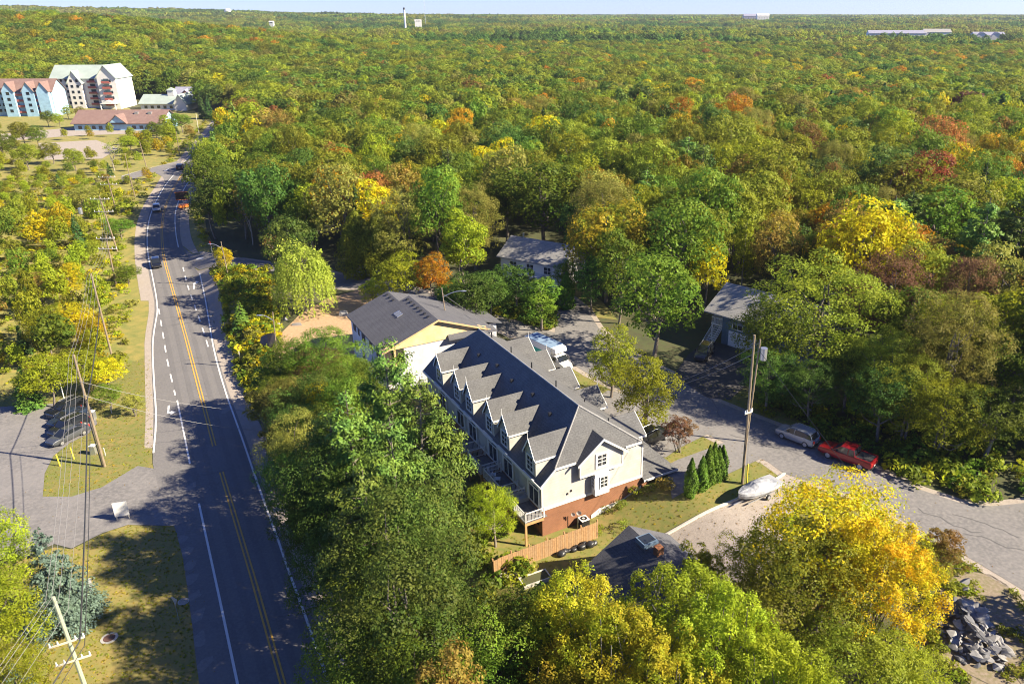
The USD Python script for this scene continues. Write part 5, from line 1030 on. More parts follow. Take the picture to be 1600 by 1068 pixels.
# rock pile, each rock its own
RP = at(1510, 985); rr = np.random.default_rng(11)
def rock(seed, s, flat):
    g = np.random.default_rng(seed); h = trimesh.convex.convex_hull(g.normal(size=(11, 3)) * [1, .8, flat]); v = h.vertices / np.abs(h.vertices).max() * s
    w_ = trimesh.Trimesh(v, h.faces, process=False).subdivide(); w_ = trimesh.smoothing.filter_taubin(w_, lamb=.4, nu=.2, iterations=2); return np.array(w_.vertices) * 1.06, np.array(w_.faces)
M_STONES = [plain('dark_rock', (.085, .085, .095), .85, noise=(3., (.12, .12, .125))), M_STONE, plain('pale_rock', (.27, .255, .24), .9, noise=(2., (.20, .195, .19)))]
pile = thing('rock_pile', 'heap of broken grey rocks at the lower right by the street', 'rock pile', RP, 0)
poly = [(1455, 950), (1490, 935), (1540, 950), (1560, 1000), (1590, 1030), (1545, 1045), (1500, 1040), (1470, 990)]
pp = Polygon([at(*q)[:2] - RP[:2] for q in poly])
n = 0
while n < 170:
    x0, y0, x1, y1 = pp.bounds; x, y = rr.uniform(x0, x1), rr.uniform(y0, y1)
    if not pp.contains(Point(x, y)): continue
    edge = pp.exterior.distance(Point(x, y)); v, f = rock(n, min(.8, .2 + rr.exponential(.22)), rr.uniform(.25, .6)); a = rr.uniform(0, 6.28); til = rr.normal() * .35
    c, s = math.cos(a), math.sin(a); R = np.array([[c, -s, 0], [s, c, 0], [0, 0, 1]]) @ np.array([[1, 0, 0], [0, math.cos(til), -math.sin(til)], [0, math.sin(til), math.cos(til)]])
    part(pile, 'rock', (v @ R.T + [x, y, .1 + min(edge, 1.6) * rr.uniform(.1, .75)], f), M_STONES[int(rr.choice(3, p=[.3, .45, .25]))]); n += 1
for (px, py), s, lab in (((1503, 915), 1.0, 'tall pale boulder standing above the rock pile'), ((1547, 978), .55, 'pale rounded boulder on the right of the rock pile'), ((1578, 1020), .9, 'long grey slab beside the rock pile'), ((1508, 925), .45, 'small pale stone at the foot of the tall boulder')):
    v, f = rock(int(px), s, .6); single('boulder', (v * ([.55, .8, 1.2] if s == 1. else [1, 1, 1]) + at(px, py) + [0, 0, .15], f), M_STONES[2], lab, 'boulder')
EB = at(428, 545); v, f = rock(77, 3.2, .8); single('boulder', (v + EB, f), plain('dark_boulder', (.075, .065, .075), .9, noise=(1.5, (.11, .095, .10))), 'huge dark rock face beside the highway near the dirt lot', 'boulder')
for k, (px, py) in enumerate(((448, 500), (465, 508), (535, 492), (410, 520), (432, 512))):
    v, f = rock(200 + k, .7 + .3 * (k % 3), .7); single('boulder', (v + at(px, py), f), M_STONES[1 + k % 2], ['grey boulder beside the willow foot', 'pale boulder on the sandy dirt lot', 'dark boulder at the corner of the unfinished building', 'flat boulder by the leaning lamp post', 'small boulder on the edge of the dirt lot'][k], 'boulder')
# ---------------------------------------------------------------- trees one can tell apart, each set where it stands
T = lambda px, py, h, r, key, m, name, label, cat='tree', group=None, bark=None: plant(name, label, cat, key, m, top_at(px, py, h), h, r, group, bark=bark, near=True)
# pines and broadleaves between highway and townhouses
T(600, 533, 22.0, 4.8, 'bigpine_1', PINE, 'pine_tree', 'tall white pine reaching across the corner of the unfinished building')
T(652, 588, 19.5, 4.3, 'bigpine_2', PINE, 'pine_tree', 'wide white pine whose boughs reach the first townhouse gable')
T(606, 650, 19.5, 4.6, 'bigpine_3', PINE, 'pine_tree', 'white pine in the middle of the belt between highway and townhouses')
T(540, 612, 19.5, 4.6, 'bigpine_1', PINE, 'pine_tree', 'white pine of the belt standing nearer the highway side')
T(628, 750, 17.5, 4.8, 'fine_1', ASH, 'ash_tree', 'broad fine-leaved tree with orange flecks beside the decks')
T(512, 640, 17, 4.2, 'bigpine_2', PINE, 'pine_tree', 'white pine at the left of the belt above the turn arrow')
T(562, 735, 18, 4.4, 'bigpine_3', PINE, 'pine_tree', 'deep green white pine low in the middle of the highway belt')
T(498, 690, 15.5, 4.0, 'oak_1', DEEP, 'broadleaf_tree', 'dark broadleaf tree overhanging the highway edge line in the belt')
T(455, 645, 12, 3.3, 'maple_3', BROWN, 'broadleaf_tree', 'brownish broadleaf tree at the top corner of the highway belt')
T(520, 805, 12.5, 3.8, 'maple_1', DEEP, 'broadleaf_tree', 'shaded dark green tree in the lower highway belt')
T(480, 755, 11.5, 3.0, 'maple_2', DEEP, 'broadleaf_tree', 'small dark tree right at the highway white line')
T(640, 852, 16.8, 5.0, 'fine_1', ASH, 'ash_tree', 'broad fine-leaved tree with orange tips left of the garden fence')
T(585, 885, 13.5, 4.4, 'fine_2', GREEN, 'ash_tree', 'green fine-leaved tree of the lower highway belt')
T(545, 960, 11, 3.8, 'maple_1', GREEN, 'broadleaf_tree', 'green broadleaf tree low in the highway belt at the bottom of the picture')
T(640, 990, 13., 4.4, 'maple_2', GREEN, 'broadleaf_tree', 'green broadleaf tree bottom centre beside the rusty one')
T(702, 1018, 13.9, 2.8, 'stemmy_1', RUST, 'broadleaf_tree', 'rusty orange small tree at the bottom centre')
T(770, 760, 6.5, 2.4, 'maple_3', LIME, 'broadleaf_tree', 'small bright green tree in front of the near townhouse decks')
T(502, 518, 11, 4.4, 'fine_1', GREEN, 'sumac', 'feathery green spreading tree below the sandy dirt lot')
T(452, 520, 12, 3.6, 'fine_2', GREEN, 'sumac', 'feathery green tree beside the dark rock face')
T(545, 560, 9.0, 3.4, 'fine_1', GREEN, 'ash_tree', 'green fine-leaved tree against the unfinished building wall')
T(495, 540, 10, 3.4, 'maple_2', PURPLE, 'broadleaf_tree', 'dull purple-topped small tree behind the dark rock face')
T(478, 565, 9.5, 3.0, 'maple_1', LIME, 'broadleaf_tree', 'yellow-green small tree beside the purple-topped one')
T(425, 556, 7.5, 2.8, 'maple_3', DEEP, 'broadleaf_tree', 'dark green bush-like tree at the gravel shoulder by the dark rock')
T(435, 590, 9, 3.0, 'stemmy_2', BROWN, 'broadleaf_tree', 'brown thinning small tree at the edge of the highway belt')
T(497, 600, 10.5, 2.8, 'maple_1', YELLOW, 'broadleaf_tree', 'small clear yellow tree inside the highway belt')
T(408, 606, 7, 2.4, 'stemmy_1', BROWN, 'broadleaf_tree', 'low brown shrub-like tree by the shoulder below the yellow bend sign')
T(462, 600, 10.5, 3.2, 'oak_2', ASH, 'broadleaf_tree', 'green and rust mottled small tree between the brown ones')
for px, py, h, r, key, m, lab in ((468, 546, 10.5, 3.0, 'fine_1', GREEN, 'green fine-leaved tree between the dark rock face and the purple-topped tree'), (446, 590, 10.5, 3.0, 'maple_1', BROWN, 'brownish tree above the turn arrow at the belt edge'), (496, 572, 12.5, 3.2, 'fine_2', ASH, 'fine-leaved tree behind the clear yellow one'), (536, 585, 13.5, 3.2, 'fine_1', GREEN, 'green fine-leaved tree at the upper right of the belt'), (470, 628, 11, 3.0, 'maple_2', DEEP, 'dark green tree below the clear yellow one'), (436, 640, 9.5, 2.6, 'stemmy_2', BROWN, 'thin brown tree at the shoulder opposite the turn arrow'), (525, 618, 13, 3.2, 'fine_2', GREEN, 'green tree above the white pine at the left of the belt'), (560, 570, 12.5, 3.2, 'fine_1', GREEN, 'green fine-leaved tree below the unfinished building corner'), (440, 700, 10, 2.6, 'maple_3', DEEP, 'dark green tree close to the highway below the thin brown one'), (425, 585, 8.5, 2.4, 'maple_1', GREEN, 'green bushy tree by the gravel shoulder below the yellow bend sign')):
    T(px, py, h, r, key, m, 'broadleaf_tree', lab)
# behind and right of the townhouses
T(957, 507, 9.5, 2.7, 'birch_1', LIME, 'broadleaf_tree', 'slender light green tree nearer the moving truck')
T(1010, 545, 10.0, 3.3, 'birch_2', LIME, 'broadleaf_tree', 'light green tree in front of the end townhouse garage')
T(1062, 652, 4.2, 1.9, 'stemmy_1', PURPLE, 'small_tree', 'small purple-leaved tree on the lawn beside the driveway')
T(1028, 392, 15, 5.6, 'maple_1', GREEN, 'maple_tree', 'big green maple standing left of the blue house')
T(950, 308, 17, 6.2, 'oak_1', MIX, 'maple_tree', 'large green maple with orange touches right of the grey-roofed house')
T(1018, 330, 12, 2.6, 'maple_2', RED, 'maple_tree', 'narrow salmon-red maple beside the large green one')
T(1100, 320, 15, 4.5, 'oak_2', OLIVE, 'broadleaf_tree', 'olive tree behind the blue house roof')
T(1108, 375, 11, 3.2, 'maple_3', YELLOW, 'maple_tree', 'bright yellow maple just behind the blue house')
T(848, 245, 18, 8.0, 'oak_1', GREEN, 'oak_tree', 'very large green oak above the grey-roofed house')
T(735, 284, 16, 5.0, 'fine_2', BROWN, 'broadleaf_tree', 'large brown-olive tree left of the grey-roofed house')
T(715, 345, 11, 3.2, 'maple_2', LIME, 'broadleaf_tree', 'yellow-green tree in front of the large brown one')
T(672, 395, 8.5, 2.8, 'maple_2', ORANGE, 'maple_tree', 'vivid orange maple behind the unfinished building roof')
T(628, 397, 9, 3.6, 'maple_1', LIME, 'broadleaf_tree', 'rounded yellow-green tree left of the vivid orange maple')
T(580, 435, 5.0, 2.2, 'maple_3', LIME, 'broadleaf_tree', 'small yellow-green tree beside the turning place')
T(553, 330, 12, 3.4, 'widecedar_1', OLIVE, 'cedar_tree', 'broad cone-shaped olive cedar on the left of its pair')
T(590, 328, 12, 3.2, 'widecedar_2', OLIVE, 'cedar_tree', 'broad cone-shaped olive cedar on the right of its pair')
T(627, 297, 13, 1.9, 'spruce_1', SPRUCE, 'spruce_tree', 'slim dark spruce on the left of the pair above the unfinished building')
T(641, 293, 13, 1.9, 'spruce_2', SPRUCE, 'spruce_tree', 'slim dark spruce on the right of the pair above the unfinished building')
T(465, 376, 12, 4.7, 'willow_1', WILLOW, 'willow_tree', 'weeping willow beside the sandy dirt lot')
T(420, 352, 10, 2.6, 'bare_1', RUST, 'bare_tree', 'thin half-bare tree behind the willow', bark=PALE_BARK)
T(372, 470, 4.5, 1.7, 'spruce_1', PINE, 'pine_tree', 'small young pine on the verge below the side street mouth')
T(348, 385, 5, 1.6, 'maple_3', YELLOW, 'small_tree', 'small yellow tree at the mouth of the side street', bark=PALE_BARK)
T(884, 404, 7, 2.0, 'maple_1', GREEN, 'broadleaf_tree', 'small green tree against the pale gable of the grey-roofed house')
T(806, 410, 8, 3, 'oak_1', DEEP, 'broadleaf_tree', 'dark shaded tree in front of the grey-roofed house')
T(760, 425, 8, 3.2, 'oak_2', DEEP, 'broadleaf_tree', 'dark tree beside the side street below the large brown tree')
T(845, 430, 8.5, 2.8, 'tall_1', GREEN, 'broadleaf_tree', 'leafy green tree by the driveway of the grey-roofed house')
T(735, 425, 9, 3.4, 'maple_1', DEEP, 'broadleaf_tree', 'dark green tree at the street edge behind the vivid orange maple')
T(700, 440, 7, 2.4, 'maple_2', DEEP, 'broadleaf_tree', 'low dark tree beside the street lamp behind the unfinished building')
T(885, 425, 6, 1.3, 'cedar_1', CEDAR, 'cedar_tree', 'yellow-green upright cedar beside the grey-roofed house')
T(925, 402, 9, 3, 'maple_3', DEEP, 'broadleaf_tree', 'dark tree at the corner of the grey-roofed house')
T(1290, 397, 17, 8.2, 'fine_2', OLIVE, 'oak_tree', 'huge rounded olive tree right of the blue house')
T(1215, 470, 12, 4.6, 'oak_1', GREEN, 'broadleaf_tree', 'green tree overhanging the garage of the blue house')
T(1405, 335, 15, 4.2, 'maple_1', MIX, 'maple_tree', 'green maple with red crown and orange side on the right slope')
T(1437, 350, 13, 2.6, 'maple_2', ORANGE, 'maple_tree', 'bright orange maple beside the red-crowned one on the right slope')
T(1525, 400, 14, 4.0, 'fine_1', PURPLE, 'maple_tree', 'dark purple-red maple at the right side of the picture')
T(1545, 250, 18, 3.2, 'spruce_2', SPRUCE, 'spruce_tree', 'dark pointed spruce on the right edge slope')
T(1400, 305, 16, 6.0, 'pine_1', PINE, 'pine_tree', 'spreading grey-green pine behind the red-crowned maple')
T(1335, 295, 13, 2.4, 'maple_3', ORANGE, 'maple_tree', 'small orange maple above the huge olive tree')
T(1465, 285, 14, 3.0, 'maple_1', GOLD, 'maple_tree', 'golden maple near the right slope pine')
T(760, 228, 15, 4.8, 'maple_2', GOLD, 'maple_tree', 'gold and orange maple on the forest edge above the large brown tree')
T(560, 170, 15, 4.5, 'maple_3', BROWN, 'broadleaf_tree', 'reddish-brown thin tree left of the gravel clearing')
T(1335, 532, 9, 3.6, 'oak_2', GREEN, 'broadleaf_tree', 'green tree at the roadside behind the grey hatchback')
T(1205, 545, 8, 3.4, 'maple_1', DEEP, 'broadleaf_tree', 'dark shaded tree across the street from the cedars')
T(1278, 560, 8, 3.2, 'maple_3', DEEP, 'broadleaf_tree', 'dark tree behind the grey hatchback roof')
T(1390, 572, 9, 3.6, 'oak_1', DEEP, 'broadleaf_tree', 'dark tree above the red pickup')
T(1430, 560, 10, 4.0, 'fine_1', OLIVE, 'broadleaf_tree', 'olive feathery tree right of the red pickup')
T(1490, 585, 9.5, 4.2, 'fine_2', LIME, 'broadleaf_tree', 'yellow-green feathery tree above the street corner')
T(1560, 600, 9, 4.2, 'oak_2', GREEN, 'broadleaf_tree', 'green tree at the right edge above the street corner')
T(1440, 440, 13, 5.0, 'oak_1', GREEN, 'broadleaf_tree', 'green tree under the bright orange maple')
T(1500, 470, 13, 5.0, 'maple_2', LIME, 'broadleaf_tree', 'yellow-green tree below the purple-red maple')
T(1585, 450, 13, 5.0, 'maple_1', LIME, 'broadleaf_tree', 'yellow-green tree at the right edge beside the purple-red maple')
T(1390, 520, 11, 4.2, 'fine_1', OLIVE, 'broadleaf_tree', 'olive tree right below the huge rounded one')
# right foreground
T(1310, 754, 13, 5.7, 'maple_1', GOLD, 'maple_tree', 'large golden-yellow maple in the right foreground')
T(1392, 806, 12, 4.2, 'shoots_2', FLAME, 'maple_tree', 'orange-gold right half of the foreground maple group beside the street')
T(1270, 838, 12, 5.0, 'fine_1', OLIVE, 'poplar_tree', 'rounded silvery-olive tree below the golden-yellow maple')
T(1180, 835, 8.5, 3.2, 'maple_3', LIME, 'broadleaf_tree', 'yellow-green tree beside the gravel lot')
T(1100, 848, 7.5, 1.9, 'stemmy_2', TIPPED, 'broadleaf_tree', 'thin upright tree with rusty tips over the low house roof', bark=PALE_BARK)
T(1072, 874, 12.5, 4.6, 'shoots_3', LIME, 'maple_tree', 'yellow-green maple with pale stems in front of the low house roof', bark=PALE_BARK)
T(1140, 920, 13, 4.4, 'shoots_2', LIME, 'maple_tree', 'dense yellow-green maple at the bottom right of the low house')
T(905, 886, 12.5, 4.0, 'shoots_2', TIPPED, 'maple_tree', 'maple with orange shoot tips left of the low house roof', bark=PALE_BARK)
T(975, 940, 12.5, 4.2, 'shoots_1', TIPPED, 'maple_tree', 'maple with many pale stems below the low house roof', bark=PALE_BARK)
T(830, 930, 11, 3.8, 'maple_3', GREEN, 'maple_tree', 'dark green maple right of the garden bed')
T(770, 965, 11.5, 3.6, 'maple_1', GREEN, 'maple_tree', 'green maple at the bottom left of the orange-tipped ones')
T(880, 1005, 11.5, 4., 'shoots_3', TIPPED, 'maple_tree', 'orange-tipped maple at the bottom edge below the first one')
T(1060, 990, 12, 4.2, 'shoots_1', TIPPED, 'maple_tree', 'yellow-green maple at the bottom edge under the pale-stemmed one')
T(1220, 990, 12, 4.2, 'shoots_1', LIME, 'maple_tree', 'yellow maple at the bottom edge below the silvery-olive tree')
T(1350, 975, 10, 4.2, 'fine_2', OLIVE, 'poplar_tree', 'silvery-olive tree at the bottom edge left of the rock pile')
T(1420, 1010, 7.5, 3.2, 'maple_3', LIME, 'broadleaf_tree', 'small yellow-green tree at the foot of the rock pile')
T(1480, 830, 5.5, 2.0, 'stemmy_1', RUST, 'small_tree', 'thin rusty young tree by the street above the rock pile')
T(1445, 850, 5, 2.2, 'oak_2', OLIVE, 'small_tree', 'olive shrubby tree between the golden maple and the boulder')
# left foreground and verge
T(-38, 800, 11, 3.6, 'maple_1', LIME, 'maple_tree', 'yellow-green maple at the left edge by the parking lot')
T(-62, 905, 11, 3.9, 'maple_2', LIME, 'maple_tree', 'yellow-green maple at the left edge beside the grey-green pole')
T(-8, 1010, 9, 2.6, 'maple_3', LIME, 'maple_tree', 'smaller yellow-green maple at the bottom left corner')
T(58, 826, 9.5, 3.4, 'bluespruce_1', BLUE, 'blue_spruce', 'broad silver-blue spruce on the dry lawn')
T(16, 1040, 7.5, 3.0, 'bluespruce_2', BLUE, 'blue_spruce', 'second silver-blue spruce at the bottom left corner')
T(28, 572, 6, 2.0, 'spruce_1', PINE, 'pine_tree', 'small open pine at the grass edge above the parking lot')
T(165, 600, 3.6, 1.7, 'maple_3', GREEN, 'small_tree', 'small green bush-like tree on the lawn behind the big brown pole')
T(203, 615, 3.2, 1.5, 'stemmy_1', BROWN, 'small_tree', 'thin brown shrub on the lawn strip beside the highway')
T(102, 412, 7.5, 2.2, 'maple_1', YELLOW, 'small_tree', 'bright yellow tree in the left meadow')
T(105, 475, 6.5, 2.8, 'maple_2', YELLOW, 'small_tree', 'broad yellow tree in the left meadow below the first yellow one')
T(60, 480, 7.5, 2.8, 'oak_1', LIME, 'small_tree', 'yellow-green tree left of the broad yellow one')
T(135, 498, 5, 2.2, 'maple_3', YELLOW, 'small_tree', 'low yellow bushy tree beside the plain meadow pole')
T(55, 425, 6, 2.2, 'stemmy_1', RUST, 'small_tree', 'rusty brown small tree in the left meadow')
T(195, 415, 3.6, 2.3, 'oak_2', GREEN, 'small_tree', 'round green shrub by the highway shoulder in the meadow')
T(183, 340, 5, 3.0, 'oak_1', GREEN, 'small_tree', 'large green shrub by the shoulder beside the crossarm poles')
T(112, 332, 8, 1.8, 'spruce_1', SPRUCE, 'spruce_tree', 'dark spruce standing in the left meadow scrub')
T(125, 290, 6, 4.0, 'maple_2', BROWN, 'small_tree', 'broad brown-green shrub at the meadow by the side road')
T(60, 555, 7.5, 3.0, 'oak_2', LIME, 'small_tree', 'yellow-green tree above the parking lot behind the open pine')
T(120, 545, 6.5, 3.0, 'maple_1', LIME, 'small_tree', 'yellow-green tree behind the thin white mast')
T(160, 560, 5, 2.4, 'maple_3', YELLOW, 'small_tree', 'yellow bushy tree behind the big brown pole')
T(255, 182, 9, 3.2, 'poplar_1', LIME, 'poplar_tree', 'pale poplar beside the strip building')
T(268, 178, 8, 1.8, 'spruce_2', SPRUCE, 'spruce_tree', 'small spruce in front of the green-roofed building')
T(310, 140, 13, 2.4, 'spruce_1', SPRUCE, 'spruce_tree', 'dark spruce right of the lilac-roofed house')
T(322, 148, 11, 2.4, 'spruce_2', SPRUCE, 'spruce_tree', 'second dark spruce right of the lilac-roofed house')
T(280, 176, 8, 4, 'oak_1', GREEN, 'broadleaf_tree', 'round green tree between the strip building and the highway')
for (px, py), h, r, key, m, lab in (((338, 347), 16, 4.6, 'oak_1', GREEN, 'green tree hanging over the highway opposite the silver car'), ((338, 374), 13, 4.2, 'oak_2', ASH, 'rust-flecked tree over the highway above the stop sign'), ((347, 318), 15, 4.6, 'maple_1', OLIVE, 'olive maple over the highway beside the message board'), ((353, 290), 14, 4.8, 'oak_2', OLIVE, 'olive tree over the highway beyond the message board'), ((364, 262), 13, 4.6, 'maple_2', GREEN, 'green maple over the highway opposite the side road')):
    q = at(px, py); plant('broadleaf_tree', lab, 'tree', key, m, q, h, r)
T(165, 205, 12, 3.4, 'bare_2', OLIVE, 'bare_tree', 'half-bare pale tree in front of the hotel parking lot', bark=PALE_BARK)
for k, (px, py, h, r, key, m) in enumerate(((-5, 205, 10, 4, 'maple_1', GREEN), (28, 190, 9, 3.6, 'oak_2', OLIVE), (52, 196, 8, 3.2, 'maple_2', GREEN), (-20, 230, 9, 4, 'oak_1', LIME), (35, 225, 8, 3.6, 'maple_3', OLIVE), (75, 222, 7, 3.2, 'oak_2', LIME), (110, 232, 7, 3, 'maple_1', OLIVE), (70, 172, 7, 2.6, 'oak_1', GREEN), (88, 176, 6, 2.4, 'maple_2', LIME), (200, 212, 6, 3, 'oak_1', LIME), (225, 205, 7, 3, 'poplar_1', LIME), (240, 190, 8, 3, 'maple_3', GREEN), (262, 196, 8, 3, 'poplar_2', LIME))):
    T(px, py, h, r, key, m, 'small_tree', ['round green tree hiding the foot of the blue hotel wing', 'olive tree in front of the middle of the blue hotel wing', 'green tree at the right foot of the blue hotel wing', 'yellow-green tree at the left edge below the blue hotel wing', 'olive tree left of the hotel gravel lot', 'yellow-green tree at the left end of the hotel gravel lot', 'olive tree below the hotel gravel lot', 'green tree between the blue and white hotels', 'yellow-green tree at the left foot of the white hotel', 'yellow-green bush-like tree right of the hotel gravel lot', 'slim pale poplar right of the hotel gravel lot', 'green maple at the right end of the strip building', 'slim poplar beside the highway below the strip building'][k])
T(103, 165, 6, 2.6, 'maple_1', OLIVE, 'small_tree', 'small dark tree at the foot of the white hotel'); T(122, 166, 6, 2.4, 'maple_2', BROWN, 'small_tree', 'second small tree at the foot of the white hotel')
# columnar cedars and foundation shrubs
for k, (px, py, h) in enumerate(((1082, 715, 4.3), (1099, 712, 3.9), (1110, 695, 4.6), (1118, 690, 4.6), (1125, 696, 4.0), (1131, 695, 3.9))):
    T(px, py, h, .62, f'cedar_{1 + k % 2}', CEDAR, 'columnar_cedar', ['nearest columnar cedar of the row beside the driveway', 'second columnar cedar, shorter than its neighbours', 'third columnar cedar in the row on the lawn', 'fourth and tallest columnar cedar in the row', 'fifth columnar cedar in the row on the lawn', 'last columnar cedar, nearest the street'][k], 'cedar', 'columnar cedars on the lawn')
for k, (px, py, r, m, lab) in enumerate(((968, 795, .8, GREEN, 'green shrub lowest along the brick end wall'), (993, 777, .9, LIME, 'yellow-green shrub in the middle of the brick end wall'), (1018, 768, .9, GREEN, 'green shrub near the garage wing'), (1040, 765, 1.1, RUST, 'rosy hydrangea-like shrub at the garage corner'), (945, 802, .6, OLIVE, 'small dry shrub by the white foundation'), (975, 825, .8, OLIVE, 'weedy clump on the lawn below the brick wall'), (935, 835, .7, LIME, 'bright weedy clump at the fence end'))):
    q = at(px, py); plant('shrub', lab, 'shrub', f'shrub_{k % 3}', m, q, r * 1.3, r, 'shrubs along the end wall')

# ---------------------------------------------------------------- the forest: nearest trees as things, the rest as one mass
blocked = shapely.union_all([hwy.buffer(4.2), ppoly([(300, 180), (380, 178), (362, 235), (342, 290), (330, 380), (300, 390)]), street.buffer(2.), parking.buffer(2), sideroad.buffer(3), lawn_lot.intersection(Polygon([lot(-9, -30), lot(34, -30), lot(31, 8), lot(24, 34), lot(-9, 34)])), lawn_mid, lawn_left, dirt.buffer(1), yard_n, hotel_lot.buffer(4), far_lot.buffer(6), clearing.buffer(3), blue_drive.buffer(2),
    Polygon([lot(-6, 34), lot(17, 34), lot(17, 54), lot(-6, 54)]), Polygon([lot(26, 50), lot(45, 50), lot(45, 74), lot(26, 74)]) if False else Point(-6.3, 131.6).buffer(8), Point(-12, 128).buffer(8), ppoly([(745, 392), (905, 400), (905, 535), (740, 506)]), Point(-43.8, 114.2).buffer(9.5), ppoly([(318, 418), (425, 422), (450, 510), (330, 510)]), Point(26, 104).buffer(11), Polygon([lot(-20, -32), lot(40, -32), lot(40, 34), lot(-20, 34)])])
for px, py, rad in ((110, 171, 26), (150, 171, 24), (50, 183, 24), (20, 183, 20), (150, 205, 20), (178, 205, 22), (215, 205, 20), (252, 173, 17), (289, 160, 10), (60, 262, 0)):
    q = at(px, py); blocked = blocked.union(Point(q[0], q[1] + 5).buffer(rad))
# keep the sight lines to the low buildings and the hotel lots open, as the cut verge and lawns there do
blocked = blocked.union(ppoly([(-60, 250), (100, 262), (175, 262), (190, 235), (262, 232), (262, 200), (185, 200), (100, 205), (-60, 215)]))
blocked = blocked.union(ppoly([(-80, 165), (190, 165), (240, 155), (305, 160), (318, 190), (262, 262), (-80, 262)]))
blocked_meadow = ppoly([(218, 330), (250, 285), (170, 300), (160, 420), (190, 560), (150, 600), (235, 600), (225, 480)])
shapely.prepare(blocked)
rng = np.random.default_rng(2024)
def jitter(r0, r1, a0, a1, step):
    out = []
    R = r1
    xs = np.arange(-R, R, step); ys = np.arange(0, R, step)
    X, Y = np.meshgrid(xs, ys); X = X + step * .5 * (np.arange(len(ys)) % 2)[:, None]
    P = np.column_stack([X.ravel(), Y.ravel()]) + rng.uniform(-.38, .38, (X.size, 2)) * step
    d = np.hypot(*P.T); a = np.degrees(np.arctan2(P[:, 0], P[:, 1]))
    return P[(d >= r0) & (d < r1) & (a > a0) & (a < a1)]
near = jitter(60, 330, -47, 46, 6.4)
near = near[~shapely.contains_xy(blocked, near[:, 0], near[:, 1])]
pl = np.array(PLANTED)
dd = np.hypot(near[:, None, 0] - pl[None, :, 0], near[:, None, 1] - pl[None, :, 1])
near = near[(dd > pl[None, :, 2] * .55 + 2.0).all(1)]
gz = ground_z(near[:, 0], near[:, 1])
s_of = (near - LOT) @ E_AX
road_d = shapely.distance(shapely.points(near), hwy)
q = pix(np.column_stack([near, gz + 8]))
inside = (q[:, 0] > -260) & (q[:, 0] < 2050) & (q[:, 1] < 1160)
near, gz, road_d, q = near[inside], gz[inside], road_d[inside], q[inside]
left = shapely.contains_xy(ppoly([(-400, 700), (-60, 180), (200, 262), (262, 262), (215, 400), (235, 700)]), near[:, 0], near[:, 1])
mead = shapely.contains_xy(blocked_meadow, near[:, 0], near[:, 1])
PICK = [('oak', GREEN, .15), ('maple', GREEN, .09), ('oak', OLIVE, .20), ('maple', OLIVE, .10), ('maple', LIME, .12), ('tall', LIME, .05), ('oak', MIX, .025), ('maple', BROWN, .04), ('fine', BROWN, .02), ('oak', ASH, .05), ('maple', RUST, .015), ('maple', ORANGE, .014), ('maple', YELLOW, .026), ('maple', GOLD, .02), ('maple', RED, .008), ('oak', DEEP, .06), ('pine', PINE, .05), ('spruce', SPRUCE, .03), ('bare', RUST, .02), ('poplar', LIME, .02)]
PICKL = [('maple', LIME, .30), ('poplar', LIME, .12), ('oak', OLIVE, .18), ('maple', YELLOW, .08), ('tall', LIME, .10), ('oak', GREEN, .08), ('stemmy', OLIVE, .06), ('bare', OLIVE, .05), ('spruce', SPRUCE, .03), ('stemmy', RUST, .03)]
PICKW = [('maple', RUST, .2), ('fine', BROWN, .2), ('maple', BROWN, .12), ('maple', ORANGE, .08), ('maple', GOLD, .1), ('maple', YELLOW, .08), ('maple', RED, .05), ('fine', PURPLE, .05), ('bare', BROWN, .12), ('oak', MIX, .08)]
def pick(k, table):
    p = np.array([t[2] for t in table]); return table[int(rng.choice(len(table), p=p / p.sum()))]
WORD = {'oak': ('broadleaf_tree', 'broad-crowned tree'), 'maple': ('maple_tree', 'maple'), 'fine': ('ash_tree', 'fine-leaved tree'), 'tall': ('broadleaf_tree', 'narrow tree'), 'poplar': ('poplar_tree', 'slim poplar'), 'pine': ('pine_tree', 'white pine'), 'spruce': ('spruce_tree', 'pointed spruce'), 'bare': ('bare_tree', 'half-bare tree'), 'stemmy': ('broadleaf_tree', 'many-stemmed tree')}
HUE = {'green': 'green', 'olive': 'olive green', 'lime': 'yellow-green', 'yellow': 'yellow', 'orange': 'orange', 'rust': 'rusty', 'red': 'red', 'brown': 'brownish', 'deep': 'dark green', 'pine': 'grey-green', 'spruce': 'dark', 'mixed': 'green and orange', 'purple': 'purple', 'tipped': 'orange-tipped', 'flame': 'orange-gold', 'willow': 'pale', 'cedar': 'green', 'blue': 'silver-blue', 'gold': 'golden', 'ash': 'rust-flecked green'}
